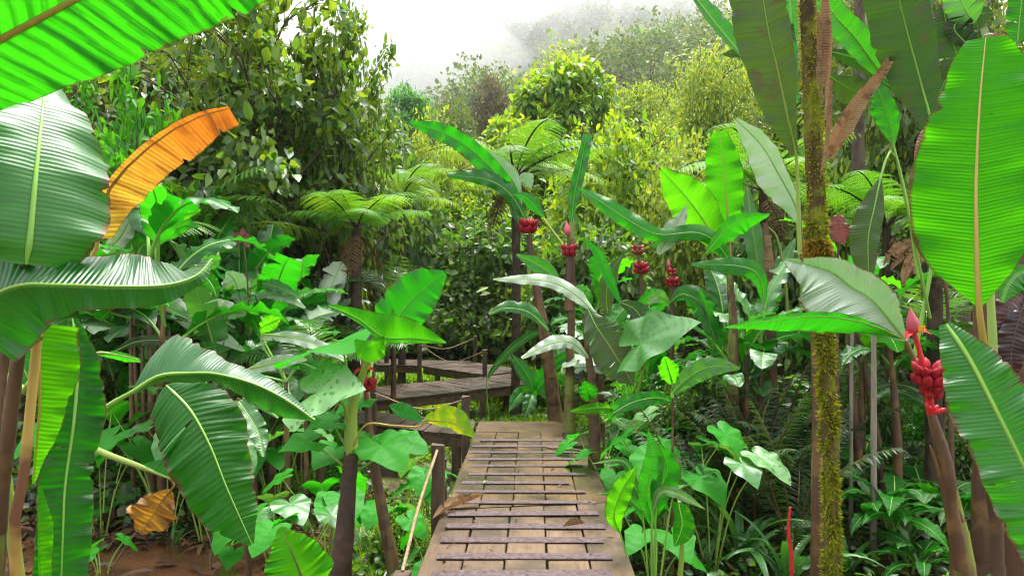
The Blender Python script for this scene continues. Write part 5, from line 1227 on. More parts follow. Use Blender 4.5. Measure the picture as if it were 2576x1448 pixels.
tree_at('olive_tree', 'olive green tree behind the tall large-leaved tree', 'tree', 560, 15, 20, 'olive', 560, .3)
tree_at('shrub', 'low mid green bush behind the far walkway corner', 'bush', 1020, 22.5, 600, 'midbush', 300, 2.2)
tree_at('shrub', 'round mid green bush behind the pink fruit cluster', 'bush', 1250, 21, 520, 'midbush', 320, 1.1)
tree_at('shrub', 'mid green bush behind the narrow upright leaf', 'bush', 1480, 13.5, 540, 'midbush', 330, 3.3)
tree_at('shrub', 'lime green bush under the tall lime green tree', 'bush', 1545, 17, 290, 'limebush', 400, 1.9)
tree_at('shrub', 'yellow-green bush behind the two glowing upright leaves', 'bush', 1740, 15, 380, 'yellbush', 340, .7)
tree_at('shrub', 'lime bush between the central tree fern and the pink fruit', 'bush', 1160, 24, 400, 'limebush', 300, 5.2)
tree_at('shrub', 'pale yellow-green bush left of the central tree fern', 'bush', 1070, 24, 300, 'yellbush', 280, 3.8)
tree_at('tall_tree', 'tall lime green tree with hanging leaves standing out against the misty hill', 'tree', 1400, 27, 98, 'lime', 275, .6)
tree_at('tall_tree', 'lower lime green tree leaning against the tall one in the middle', 'tree', 1310, 25, 245, 'lime', 230, 3.1)
tree_at('feathery_tree', 'feathery blue-green tree alone at the left edge of the misty valley', 'tree', 1032, 38, 182, 'fresh', 125, 0)
tree_at('brown_tree', 'thin brownish tree left of the tall lime green tree', 'tree', 1232, 44, 165, 'brown', 110, 1.5)
tree_at('yellowish_tree', 'broad yellow-green tree right of the tall lime green tree', 'tree', 1610, 33, 165, 'yellowish', 240, .9)
tree_at('yellowish_tree', 'pale yellow-green tree lower on the right slope', 'tree', 1740, 30, 215, 'yellowish', 260, 2.9)
tree_at('olive_tree', 'olive tree on the valley floor right of the feathery tree', 'tree', 1130, 42, 235, 'olive', 190, 4.0)
tree_at('olive_tree', 'grey-green tree on the right slope under the misty hill', 'tree', 1860, 34, 120, 'olive', 280, 1.1)
tree_at('yellowish_tree', 'light tree seen between the narrow band leaf and the dark blotched leaf', 'tree', 1810, 22, 90, 'yellowish', 260, 4.2)
tree_at('shrub', 'lime bush seen through the gap right of the mossy trunk', 'bush', 2180, 11.5, 320, 'limebush', 330, 2.0)
tree_at('shrub', 'mid green bush behind the brown withered palm leaf', 'bush', 2330, 10, 430, 'midbush', 300, 4.4)
tree_at('shrub', 'dim bush behind the pale upright leaf', 'bush', 1960, 12, 400, 'midbush', 300, 3.6)
tree_at('olive_tree', 'olive tree glimpsed under the huge striped leaf', 'tree', 300, 13.5, 20, 'olive', 520, 1.7)
tree_at('olive_tree', 'dark tree closing the view at the upper right', 'tree', 2330, 12, -160, 'olive', 620, 5.5)
tree_at('olive_tree', 'dim tree behind the mossy trunk', 'tree', 2080, 15, 60, 'olive', 420, 2.0)
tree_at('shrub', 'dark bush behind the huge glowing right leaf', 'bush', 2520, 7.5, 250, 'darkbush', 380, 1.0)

# thin pale trunks that stand alone
def bare(label, u, Y, v0, v1, r, mat='barkgrey', lean=0):
    a = P(u, v0, Y); t = thing('bare_tree', label, 'tree', (a.x, a.y, gh(a.x, a.y) - .1))
    HS(t, [t.location, a.lerp(P(u + lean, v1, Y), .3), P(u + lean, v1, Y)], [r * 1.2, r, r * .8], mat, 'trunk', 9, .06)
bare('straight brown trunk seen between the mossy trunk and the huge glowing leaf', 2158, 9.5, 420, -60, .085, 'bark', 4)
bare('thick trunk behind the stalk of the huge glowing leaf', 2412, 7.0, 830, 560, .12, 'bark', -10)
bare('thin grey pole-like stem under the pale broad leaf', 2198, 5.6, 1060, 700, .022)
bare('second thin grey stem just left of the pole-like one', 2140, 6.0, 1040, 760, .016, 'barkgrey', 6)
bare('dark trunk on the right edge with purple leaves', 2560, 3.6, 900, 500, .06, 'stembrn')

# tree ferns, palms
ff = lambda k: fern_frond(40 + k, [66, 30, 50][k % 3], [100, 60, 90][k % 3])
fl = lambda k: fern_frond(50 + k, [64, 28, 48][k % 3], [90, 55, 85][k % 3], mat='fernlite')
def at_ground(u, Y): return (u - 1288) / F * Y, Y
x, y = at_ground(885, 9.6); H = CAMZ + (724 - 565) / F * 9.6 - gh(x, y)
frond_plant('tree_fern', 'tree fern with a dark rough trunk left of the middle', 'tree fern', x, y, H, 12, 1.25, ff, 3, tr=.07, lean=(.06, 0), dead=5)
x, y = at_ground(1295, 11.8); H = CAMZ + (724 - 440) / F * 11.8 - gh(x, y)
frond_plant('tree_fern', 'tall tree fern in the centre with fronds fanned against the bright trees', 'tree fern', x, y, H, 11, 1.9, fl, 5, tr=.07, dead=5)
x, y = at_ground(500, 9.0); H = CAMZ + (724 - 590) / F * 9.0 - gh(x, y)
frond_plant('tree_fern', 'tree fern whose yellow-green frond arches out below the orange leaf', 'tree fern', x, y, H, 9, 1.7, fl, 8, tr=.045, dead=2, azs=[-.15, .5, 1.3, 2.0, 2.8, 3.6, 4.3, 5.0, 5.7])
x, y = at_ground(2230, 7.8); H = CAMZ + (724 - 560) / F * 7.8 - gh(x, y)
frond_plant('tree_fern', 'dark tree fern right of the mossy trunk', 'tree fern', x, y, H, 10, 1.3, ff, 15, tr=.05, dead=4)
x, y = at_ground(1920, 8.5); H = CAMZ + (724 - 470) / F * 8.5 - gh(x, y)
frond_plant('tree_fern', 'tree fern behind the pale upright leaf, its fronds broad and green', 'tree fern', x, y, H, 10, 1.4, ff, 18, tr=.05, dead=4)
x, y = at_ground(1010, 15); H = CAMZ + (724 - 500) / F * 15 - gh(x, y)
frond_plant('tree_fern', 'tree fern with yellowing fronds above the left-hand fern trunk', 'tree fern', x, y, H, 10, 1.7, fl, 21, tr=.07)
pf = lambda k: pin_frond(60 + k, [70, 58, 78][k % 3], [90, 80, 70][k % 3], 26, .30, .012, 'palm', .6, .25)
for u, Y, v, n, l, lab in ((800, 7.2, 900, 7, .9, 'small palm with fine fingered fronds behind the arum'), (935, 9.0, 860, 8, .9, 'small palm beside the left tree fern trunk'), (985, 9.8, 700, 7, .8, 'palm with pale spread fronds right of the left tree fern trunk'), (2330, 6.4, 780, 8, .9, 'small palm behind the red flower spike')):
    x, y = at_ground(u, Y); H = max(.1, CAMZ + (724 - v) / F * Y - gh(x, y) - .25)
    frond_plant('palm', lab, 'palm', x, y, H, n, l, pf, int(u), tr=.035, trunk='stembrn')
fp = lambda k: pin_frond(70 + k, [40, 20, 60][k % 3], [70, 80, 70][k % 3], 22, .22, .03, 'fernlite', .4, .35, full=False)
for u, Y, v, h, lab in ((1640, 78, 108, 8, 'taller of the two far palms on the misty slope'), (1682, 74, 128, 7, 'lower of the two far palms on the misty slope')):
    x, y = at_ground(u, Y); H = CAMZ + (724 - v) / F * Y - gh(x, y)
    frond_plant('palm', lab, 'palm', x, y, H, 12, 3.2, fp, u, tr=.18, trunk='barkgrey', group='far palms')

# ---------------------------------------------------------------- broad-leaved clumps of the middle ground
G1 = 'broad-leaved clumps left of the walkway'; G2 = 'broad-leaved clumps right of the walkway'
def clump_at(label, u, Y, vtop, nst, nlf, ll, mats, seed, kind='banana', stem='stembrn', sr=.035, spread=.3, group=None, name='banana_clump', cat='banana clump', arcs=None):
    x, y = at_ground(u, Y); top = CAMZ + (724 - vtop) / F * Y
    H = max(.25, top - gh(x, y) - ll * .42)
    return big_plant(name, label, cat, x, y, H, nst, nlf, ll, mats, seed, kind, stem, sr, spread, group, arcs=arcs)
gm = ['hang2', 'sheen', 'hang', 'broad']; gb = ['broad', 'young', 'hang']
clump_at('banana clump with bright leaves just right of the huge glossy left leaf', 385, 6.6, 520, 3, 5, 1.25, gb, 31, group=G1)
clump_at('banana clump below the folded glossy leaf, its dry yellow stems showing', 300, 8.2, 730, 5, 3, 1.2, gm, 32, stem='stemyel', group=G1)
clump_at('banana clump with pale drooping leaves above the dark hanging leaf', 470, 8.0, 700, 4, 5, 1.35, gm, 33, stem='stemyel', group=G1)
clump_at('banana clump with a pale upright leaf below the arching fern frond', 600, 8.6, 670, 4, 5, 1.35, gm, 34, group=G1)
clump_at('banana clump with broad glossy tops in the middle of the left thicket', 690, 7.9, 715, 4, 5, 1.25, gm, 35, group=G1)
clump_at('banana clump reaching toward the small palm left of the arum', 790, 9.2, 735, 4, 5, 1.3, gm, 36, group=G1)
clump_at('tall banana clump at the back of the left thicket', 560, 10.2, 640, 4, 4, 1.4, gb, 37, group=G1)
clump_at('banana clump behind the speckled arum leaf', 640, 7.0, 850, 3, 5, 1.1, gm, 38, group=G1)
clump_at('low banana clump right of the dark hanging leaf', 610, 6.3, 960, 2, 4, .9, ['hang', 'dull', 'hang2'], 39, group=G1)
clump_at('banana clump by the left end of the second walkway', 760, 9.9, 830, 3, 5, 1.0, gm, 40, group=G1)
clump_at('banana clump standing behind the far lawn', 1010, 21, 800, 5, 5, 1.5, gm, 42, group=G1)
clump_at('banana clump behind the far roped platform', 1225, 21, 770, 5, 5, 1.6, gb, 43, group=G1)
clump_at('dark banana clump by the far end of the walkway', 1440, 12.5, 800, 3, 4, 1.2, ['hang', 'dull'], 44, group=G2)
clump_at('banana clump behind the speckled leaf on the right', 1640, 8.2, 790, 3, 5, 1.1, gm, 45, group=G2)
clump_at('banana clump under the glowing upright leaves', 1800, 7.6, 790, 3, 5, 1.05, gb, 46, group=G2)
clump_at('banana clump with white-topped leaves left of the mossy trunk', 1890, 6.6, 770, 3, 4, .9, ['hang2', 'hang'], 47, group=G2)
clump_at('banana clump with small bright upright leaves right of the mossy trunk', 2215, 6.2, 570, 3, 3, .8, ['young', 'young', 'broad'], 48, group=G2)
clump_at('dim banana clump behind the red flower spike', 2290, 6.0, 740, 3, 4, .8, ['hang', 'dull'], 49, group=G2)
clump_at('banana clump between the narrow upright leaf and the stacked fruit', 1540, 10.5, 700, 3, 5, 1.2, gb, 50, group=G2)

# low small-leaved bushes that fill the gaps between the big leaves
for u, Y, v, k, wpx, lab in ((430, 9.0, 860, 'midbush', 210, 'low small-leaved bush among the stems of the left thicket'), (640, 8.4, 900, 'brightbush', 170, 'low bright bush between the dark hanging leaf and the arum trunk'), (560, 7.4, 1020, 'midbush', 200, 'low bush on the bank above the muddy water'),
    (860, 7.6, 1040, 'brightbush', 130, 'small bright bush behind the dark scarred trunk'), (1010, 5.6, 1270, 'limebush', 150, 'small lime bush under the railing rope'), (1590, 7.4, 940, 'brightbush', 170, 'low bright bush right of the far boards'),
    (1730, 7.2, 930, 'midbush', 190, 'low bush between the small round leaf and the dark ferns'), (1870, 7.8, 860, 'limebush', 190, 'low lime bush under the pale leaves left of the mossy trunk'), (2150, 7.6, 900, 'midbush', 200, 'low bush right of the mossy trunk behind the grey stems'),
    (2330, 7.4, 960, 'brightbush', 180, 'low bright bush behind the flowering stem'), (1600, 5.4, 1230, 'midbush', 120, 'little bush beside the twisted canna'), (2420, 6.6, 1050, 'midbush', 190, 'low bush in the shade at the right edge'),
    (1760, 5.9, 1180, 'limebush', 120, 'little lime bush in front of the dark ferns'), (250, 8.2, 880, 'midbush', 220, 'low bush beside the left hanging leaf')):
    tree_at('shrub', lab, 'bush', u, Y, v, k, wpx, u * .1)

# taro tufts by the walkway
def taro_plant(label, u, Y, n, size, hgt, seed, mat='taro', group=None, name='arum_plant', bias=None):
    rng = random.Random(seed); x, y = at_ground(u, Y); b = Vector((x, y, gh(x, y) - .03)); r = thing(name, label, 'arum plant', b, group)
    az = rng.uniform(0, 6.28)
    for k in range(n):
        az += 2.4 + rng.uniform(-.4, .4); h = hgt * rng.uniform(.65, 1.1); d = Vector((math.cos(az), math.sin(az), 0))
        c = b + d * (h * .42) + Vector((0, 0, h)); tip = c + d * size * .8 * rng.uniform(.8, 1.2) + Vector((0, 0, -size * rng.uniform(.2, .65)))
        HT(r, c, tip, (d.x * .4, d.y * .4 - .15, 1), mat if rng.random() < .8 else 'speck', [b + d * .02, b + d * (h * .18) + Vector((0, 0, h * .6))], sr=.006, wid=rng.uniform(1.0, 1.4), cup=rng.uniform(.05, .25), wave=.04)
    return r
G3 = 'arums along the walkway'
for i, (u, Y, n, s, h, m, lab) in enumerate((
    (1090, 4.7, 5, .19, .50, 'taro', 'arum leaning against the near railing post'),
    (1025, 4.3, 4, .15, .30, 'taro', 'small arum under the slack railing rope'),
    (985, 5.4, 5, .22, .55, 'taro', 'arum between the slender banana and the railing post'),
    (745, 5.0, 5, .26, .75, 'taro', 'arum with yellowing leaves left of the dark scarred trunk'),
    (690, 5.6, 5, .24, .70, 'speck', 'pale-leaved arum at the edge of the mud'),
    (820, 5.7, 5, .26, .75, 'taro', 'arum behind the dark scarred trunk'),
    (1075, 6.4, 5, .24, .60, 'taro', 'arum under the yellow-green spotted leaf'),
    (1560, 6.2, 6, .27, .85, 'taro', 'arum close to the right edge of the far boards'),
    (1500, 6.9, 5, .22, .75, 'taro', 'arum at the far right corner of the walkway'),
    (1690, 5.6, 6, .28, 1.0, 'taro', 'tall arum with one round bright leaf right of the walkway'),
    (1790, 5.3, 5, .26, 1.0, 'speck', 'arum with a silvery speckled leaf near the dark ferns'),
    (1650, 4.9, 5, .22, .60, 'taro', 'arum crowding the right edge of the walkway'),
    (1740, 6.6, 5, .26, .9, 'taro', 'arum behind the tall one right of the walkway'),
    (1620, 7.6, 5, .26, .9, 'speck', 'arum under the tattered olive leaf'))):
    taro_plant(lab, u, Y, n, s, h, 200 + i, m, G3)

# the fresh plant with upright bright leaves by the right edge of the boards
BB = HP('canna_plant', 'canna with twisted bright leaves hugging the near right edge of the walkway', 'leafy plant', 1640, 4.3)
for pts, wl, wr, m in (([(1560, 1340, 4.25), (1545, 1290, 4.2), (1565, 1230, 4.18), (1604, 1170, 4.15)], 26, 30, 'young'), ([(1640, 1330, 4.3), (1625, 1240, 4.28), (1640, 1150, 4.25), (1630, 1080, 4.25)], 22, 34, 'broad'),
                       ([(1640, 1290, 4.25), (1660, 1240, 4.2), (1700, 1240, 4.15), (1775, 1280, 4.1)], 14, 12, 'hang2'), ([(1690, 1260, 4.2), (1712, 1290, 4.15), (1715, 1330, 4.12), (1695, 1375, 4.1)], 30, 22, 'young'),
                       ([(1620, 1320, 4.3), (1600, 1270, 4.3), (1560, 1245, 4.3), (1505, 1240, 4.3)], 10, 14, 'broad'), ([(1650, 1300, 4.25), (1660, 1230, 4.25), (1680, 1180, 4.25), (1655, 1110, 4.25)], 26, 34, 'taro'), ([(1650, 1330, 4.4), (1600, 1230, 4.4), (1570, 1160, 4.4), (1490, 1165, 4.4)], 12, 12, 'hang')):
    HL(BB, pts, wl, wr, m, al=.3, ar=.25, curl=.2, rib=(.006, .003), n=20, stalk=[BB.location], prof=LAN, tears=0)
HS(BB, [BB.location + Vector((.12, 0, 0)), P(1715, 1400, 4.3), P(1708, 1260, 4.25)], [.02, .016, .01], 'stalk', 'stem')

# dark feathery thicket right of the walkway
dk = lambda k: pin_frond(80 + k, [86, 76, 66, 80][k % 4], [30, 45, 60, 70][k % 4], 34, .105, .0075, 'ferndark', .5, .5, .15)
G4 = 'dark ferns right of the walkway'
for i, (u, Y, n, l, lab) in enumerate((
    (1900, 5.9, 9, 1.45, 'dark fern left of the mossy trunk, the tallest of the thicket'), (1995, 5.5, 8, 1.25, 'dark fern touching the mossy trunk'), (1830, 6.2, 8, 1.3, 'dark fern behind the strap-leaved rosette'),
    (1960, 6.8, 9, 1.6, 'dark fern at the back of the thicket'), (1870, 6.9, 9, 1.5, 'dark fern under the white-topped banana leaves'), (1770, 6.0, 7, 1.0, 'dark fern close to the twisted canna'),
    (2040, 6.3, 8, 1.4, 'dark fern just behind the mossy trunk'), (2120, 7.4, 7, 1.4, 'dark fern right of the mossy trunk'), (1940, 6.3, 9, 1.4, 'dark fern right behind the tallest of the thicket'), (1985, 6.2, 9, 1.4, 'dark fern above the red stalk'), (1720, 6.0, 8, 1.2, 'dark fern behind the tall arum'))):
    x, y = at_ground(u, Y)
    frond_plant('dark_fern', lab, 'fern', x, y, .1, n, l, dk, 300 + i, nv=4, group=G4)

# strap-leaved rosettes
def rosette(label, u, Y, n, ln, wd, seed, mats=('strap',), group=None, elev=(55, 85), v=None):
    rng = random.Random(seed); x, y = at_ground(u, Y); z = gh(x, y) - .03 if v is None else P(u, v, Y).z
    r = thing('bromeliad', label, 'bromeliad', (x, y, z), group)
    az = 0
    for k in range(n):
        az += 2.4 + rng.uniform(-.3, .3); e = rng.uniform(*elev)
        q = [Vector((a.x * math.cos(az) - a.y * math.sin(az), a.x * math.sin(az) + a.y * math.cos(az), a.z)) + Vector((x, y, z)) for a in arc(math.radians(e), math.radians(rng.uniform(50, 125)), ln * rng.uniform(.7, 1.1), 8, rng.uniform(-.3, .3), 1.4)]
        mb = MB(); leaf(mb, q, wd, wd, .5, .5, .2, .004, .1, 0, rng, STRAP, hint='up', px=False, n=16, m=3); mb.build('leaf', M[rng.choice(mats)], r)
    return r
G5 = 'strap-leaved rosettes'
for i, (u, Y, n, l, wd, lab) in enumerate((
    (1860, 5.5, 15, .85, .036, 'large strap-leaved rosette right of the twisted canna'), (1975, 5.2, 12, .75, .032, 'strap-leaved rosette in front of the dark ferns'), (1770, 5.3, 10, .6, .026, 'small strap-leaved rosette by the bottom right of the boards'),
    (1915, 5.35, 12, .38, .02, 'tiny bright rosette near the red stalk'), (2130, 5.4, 10, .6, .028, 'strap-leaved rosette right of the mossy trunk'), (905, 5.9, 9, .42, .02, 'pale pointed rosette between the dark trunk and the slender banana'), (2270, 5.6, 9, .6, .022, 'limp rosette under the broad-leaved ginger'))):
    rosette(lab, u, Y, n, l, wd, 400 + i, ('strap',) if i not in (3, 5) else ('fernlite', 'strap'), G5)

# ginger-like shrubs at lower right
G6 = 'ginger shrubs at lower right'
for i, (u, Y, n, nl, h, l, lab) in enumerate((
    (2230, 5.6, 4, 7, .42, .56, 'ginger shrub with broad ribbed leaves right of the mossy trunk'), (2345, 5.9, 4, 7, .42, .58, 'ginger shrub behind the flowering stem'), (2175, 6.6, 3, 6, .55, .6, 'ginger shrub at the back, its leaves drooping'), (2285, 5.3, 3, 6, .18, .4, 'low ginger shrub left of the flowering stem'), (2440, 5.6, 3, 6, .40, .5, 'ginger shrub between the two dark stems at right'))):
    x, y = at_ground(u, Y); big_plant('ginger_shrub', lab, 'shrub', x, y, h, n, nl, l, ['taro', 'broad', 'taro', 'hang2'], 500 + i, 'ginger', 'stalk', .012, .12, G6, arcs=[2, 3, 4, 5, 6])
big_plant('ginger_shrub', 'low sapling with a few green leaves at the bottom right corner', 'shrub', *at_ground(2560, 3.4), .35, 2, 4, .4, ['young', 'broad'], 520, 'ginger', 'stalk', .012, .1, arcs=[4, 5, 3])

# the muddy bank at lower left
for i, (u, Y, n, s, h, m, lab) in enumerate((
    (300, 6.8, 5, .20, .45, 'taro', 'small arum at the foot of the yellow-stemmed clump'), (470, 7.0, 5, .20, .5, 'taro', 'small arum on the mud bank behind the dark hanging leaf'), (600, 5.7, 4, .18, .4, 'taro', 'small arum between the dark hanging leaf and the pale-leaved arum'),
    (255, 5.5, 4, .16, .35, 'taro', 'seedling arum by the stones at lower left'), (560, 8.0, 5, .24, .7, 'taro', 'arum in the shade under the left thicket'),
    (420, 6.4, 6, .27, 1.15, 'taro', 'tall arum among the yellow stems of the left thicket'), (520, 6.2, 6, .27, 1.1, 'speck', 'tall silvery arum among the stems of the left thicket'), (585, 6.6, 6, .26, 1.05, 'taro', 'tall arum right behind the dark hanging leaf'), (690, 6.9, 6, .28, 1.2, 'taro', 'tall arum behind the pale-leaved arum at the mud'), (760, 7.6, 6, .28, 1.25, 'speck', 'tall silvery arum left of the second walkway'), (255, 6.4, 6, .26, 1.1, 'taro', 'tall arum peeping out beside the left hanging leaf'),
    (330, 8.6, 6, .28, 1.2, 'taro', 'tall arum deep in the left thicket'))):
    taro_plant(lab, u, Y, n, s, h, 240 + i, m, G3)
for i, (u, Y, n, l, wd, lab) in enumerate(((430, 6.2, 9, .4, .018, 'thin-leaved tuft at the edge of the muddy water'), (350, 7.4, 10, .5, .02, 'thin-leaved tuft on the bank below the orange withered leaf'), (680, 6.6, 9, .5, .02, 'thin-leaved tuft right of the muddy water'))):
    rosette(lab, u, Y, n, l, wd, 440 + i, ('strap', 'hang'), G5)
def rock(label, u, Y, r, seed):
    x, y = at_ground(u, Y); c = Vector((x, y, gh(x, y) + r * .25)); mb = MB(); V = []; n, m = 18, 11
    for j in range(m + 1):
        th = PI * j / m
        for i in range(n):
            a = 2 * PI * i / n; d = Vector((math.cos(a) * math.sin(th) * 1.3, math.sin(a) * math.sin(th), math.cos(th) * .7))
            V.append(tuple(d * r * (1 + .30 * noise.noise(d * 1.5 + Vector((seed, 0, 0))) + .12 * noise.noise(d * 5 + Vector((seed, 2, 0))))))
    mb.add(V, [(j * n + i, (j + 1) * n + i, (j + 1) * n + (i + 1) % n, j * n + (i + 1) % n) for j in range(m) for i in range(n)])
    o = mb.build('rock', M['rock']); o.location = c; tag(o, label, 'rock')
rock('mossy stone at the water edge under the left hanging leaf', 240, 5.15, .13, 3); rock('pale mossy stone behind the one at the water edge', 262, 5.7, .11, 8); rock('low stone at the bottom edge left of the muddy water', 225, 4.75, .10, 15); rock('flat stone half sunk in the mud bank', 520, 7.6, .13, 22)
def twig(label, u, Y, pts, r=.008, mat='twig'):
    x, y = at_ground(u, Y); b = Vector((x, y, gh(x, y))); t = thing('twig', label, 'twig', b); mb = MB(); tube(mb, [b + Vector(q) for q in pts], [r, r * .8, r * .4], 6, n=16, rough=.15, rng=random.Random(u)); mb.build('branch', M[mat], t)
    mb = MB(); k = len(pts) // 2; q = Vector(pts[k]); tube(mb, [b + q, b + q + Vector((.06, .02, .08)), b + q + Vector((.16, 0, .11))], [r * .6, r * .25], 5, n=8); mb.build('side_twig', M[mat], t)
twig('bare curved twig sticking up from the muddy water', 545, 5.6, [(0, 0, -.1), (-.05, 0, .15), (-.04, 0, .3), (-.10, 0, .46)], .011)
twig('thin dark twig lying on the mud bank', 400, 7.0, [(-.4, 0, .03), (0, .05, .07), (.4, -.05, .04)], .012)
twig('leaning bare stick in front of the stones at lower left', 300, 5.6, [(-.1, 0, 0), (0, 0, .2), (.14, .05, .42)], .009)

# odds and ends with their own colours
t = HP('flower_spike_plant', 'thin bright red flower stalk rising from the ground right of the rosettes', 'flower stalk', 1990, 4.4)
HS(t, [t.location, P(1992, 1420, 4.4), P(1984, 1340, 4.4), P(1988, 1275, 4.4)], [.012, .012, .012, .006], 'petal', 'stalk', 7, .3)
t = HP('dead_leaf_cluster', 'shrivelled brown palm leaf hanging between the small bright leaf and the huge glowing leaf', 'dead leaf', 2280, 4.6); 
for pts in ([(2330, 610, 4.6), (2290, 620, 4.6), (2260, 650, 4.6), (2240, 680, 4.6)], [(2330, 620, 4.6), (2300, 640, 4.6), (2280, 680, 4.6), (2270, 720, 4.6)], [(2330, 612, 4.6), (2280, 612, 4.6), (2240, 640, 4.6), (2222, 668, 4.6)], [(2335, 620, 4.58), (2312, 650, 4.58), (2300, 690, 4.58)]):
    HL(t, pts, [2, 9, 12, 9, 1], [2, 9, 12, 9, 1], 'straw', al=.6, ar=.5, rib=(.004, .002), ribm='twig', n=14, tears=2, stalk=[P(2372, 640, 4.62)], prof=LAN)
HS(t, [t.location + Vector((.3, 0, 0)), P(2390, 900, 4.65), P(2372, 640, 4.62)], [.02, .016, .010], 'stembrn', 'stalk')
t = HP('palm', 'dead reddish-brown skirt of leaves hanging from the right palm', 'palm', 2350, 6.0)
HS(t, [t.location, P(2352, 640, 6.0), P(2350, 300, 6.0)], [.07, .06, .05], 'fernbark', 'trunk')
for k in range(9):
    HL(t, [(2340 + 4 * k, 300, 6.0), (2312 + 12 * k, 360, 5.95), (2300 + 13 * k, 430 + 8 * (k % 4), 5.92)], [2, 7, 6, 1], [2, 7, 6, 1], 'rosewood', rib=None, n=10, tears=1, name='dead_leaf')
t = HP('purple_banana_plant', 'plant with dark purple drooping leaves at the right edge', 'purple plant', 2570, 3.4)
for pts, w_ in (([(2580, 740, 3.4), (2555, 750, 3.4), (2530, 790, 3.4), (2520, 850, 3.4)], 36), ([(2590, 760, 3.35), (2565, 800, 3.35), (2545, 880, 3.35), (2550, 960, 3.35)], 34), ([(2600, 700, 3.5), (2560, 720, 3.5), (2540, 760, 3.5)], 24)):
    HL(t, pts, w_, w_, 'purple', rib=(.006, .003), ribm='stembrn', n=18, stalk=[P(2620, 860, 3.4)], prof=LAN)
HS(t, [t.location + Vector((.15, 0, 0)), P(2605, 1100, 3.4), P(2620, 860, 3.4)], [.04, .03, .015], 'stembrn', 'stem')
t = HP('shrub', 'plant with a pinkish-brown crumpled leaf right of the mossy trunk', 'leafy plant', 2110, 5.2)
HL(t, [(2112, 540, 5.2), (2108, 565, 5.2), (2115, 595, 5.2), (2122, 612, 5.2)], [10, 26, 24, 4], [10, 26, 22, 4], 'rosewood', al=.4, ar=.5, n=14, rib=None, ripple=.05, stalk=None)
HS(t, [t.location, P(2106, 800, 5.25), P(2112, 540, 5.22)], [.02, .014, .006], 'stembrn', 'stem')
t = HP('flowering_plant', 'plant with pale pink petals below the arching fern frond', 'flower', 612, 7.2)
for a in range(5):
    d = Vector((math.cos(a * 1.257 + .3), -.3, math.sin(a * 1.257 + .3))); c = P(612, 596, 7.2); mb = MB()
    leaf(mb, [c, c + d * .06 + Vector((0, 0, .01 * (a % 2))), c + d * (.08 + .015 * a)], .03, .026, .3, .3, .2, .004, .1, 0, random.Random(a), LAN, hint='cam', px=False, n=8, m=3); mb.build('petal', M['rosewood'], t)
HS(t, [t.location, P(625, 800, 7.22), P(612, 596, 7.22)], [.014, .010, .006], 'stembrn', 'stem')
# dark big leaves at the upper right corner
t = HP('tall_banana_plant', 'shadowed banana plant at the upper right corner above the huge glowing leaf', 'banana plant', 2480, 4.9)
HS(t, [t.location, P(2478, 700, 4.9), P(2450, 180, 4.9)], [.10, .08, .04], 'stembrn')
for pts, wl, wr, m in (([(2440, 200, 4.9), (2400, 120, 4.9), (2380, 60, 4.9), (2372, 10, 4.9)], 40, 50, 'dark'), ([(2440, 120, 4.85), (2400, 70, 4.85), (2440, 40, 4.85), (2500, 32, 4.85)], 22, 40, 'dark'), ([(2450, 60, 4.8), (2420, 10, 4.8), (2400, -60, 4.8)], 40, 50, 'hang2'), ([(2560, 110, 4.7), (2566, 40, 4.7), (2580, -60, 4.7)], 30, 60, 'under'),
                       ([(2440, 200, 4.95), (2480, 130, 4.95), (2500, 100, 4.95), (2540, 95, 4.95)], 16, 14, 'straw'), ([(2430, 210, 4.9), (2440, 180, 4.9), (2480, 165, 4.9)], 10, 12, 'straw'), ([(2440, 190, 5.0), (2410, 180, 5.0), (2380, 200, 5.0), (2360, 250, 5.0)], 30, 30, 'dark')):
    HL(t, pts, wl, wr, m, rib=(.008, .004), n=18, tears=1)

# ---------------------------------------------------------------- what nobody could count
nr = np.random.default_rng(77)
def spread(n, y0, y1, umin, umax, keep=None, power=1.0):
    out = []
    while len(out) < n:
        Y = y0 * (y1 / y0) ** (nr.random() ** power); u = nr.uniform(umin, umax); x = (u - 1288) / F * Y
        if keep is None or keep(x, Y): out.append((x, Y, gh(x, Y)))
    return np.array(out)
def on_walk(x, y):
    if y < 8.8 and abs(x - main_x(y, 0)) < .72: return True
    if 7.6 < y < 14 and -3.6 < x < .9:
        if abs((y - 8.2) + .5 * (x + 1.0)) < .65 and x < -.3: return True
    return False
def scatter_stuff(name, pts, hmax, ln, wd, mats, per, rad, full=False, up=.9, flat=.3, kind='stuff', grow=True, droop=.15):
    mb = MB(); k = len(pts) * per
    c = np.repeat(pts, per, axis=0); s = (np.clip(c[:, 1] / 10, .6, 4) ** .75)[:, None] if grow else np.ones((k, 1))
    B = c + nr.normal(0, 1, (k, 3)) * np.array([rad, rad, 0]) * s; hh = nr.random(k) ** 1.2 * hmax * np.repeat(nr.uniform(.3, 1.2, len(pts)), per)
    B[:, 2] += hh * s[:, 0]
    out = B - c; out[:, 2] = 0
    D = out / np.maximum(.02, np.linalg.norm(out, axis=1, keepdims=True)) * .7 + nr.normal(0, .5, (k, 3)); D[:, 2] = D[:, 2] * flat + nr.normal(0, flat, k)
    N = np.tile([0, 0, up], (k, 1)) + nr.normal(0, .4, (k, 3))
    L = ln * nr.uniform(.5, 1.2, k) * s[:, 0]; W = wd * nr.uniform(.7, 1.2, k) * s[:, 0]
    scatter_leaves(mb, B, D, N, L, W, 0, full, droop)
    mi = np.repeat(nr.integers(0, len(mats), len(pts)), per)
    f4, f3 = (mb.f[0], mb.f[1]) if full else (mb.f[0], None)
    mb.m[0] = np.concatenate([mi, mi]).astype(np.int32)
    if full: mb.m[1] = np.concatenate([mi, mi]).astype(np.int32)
    return tag(mb.build(name, [M[q] for q in mats]), kind=kind)
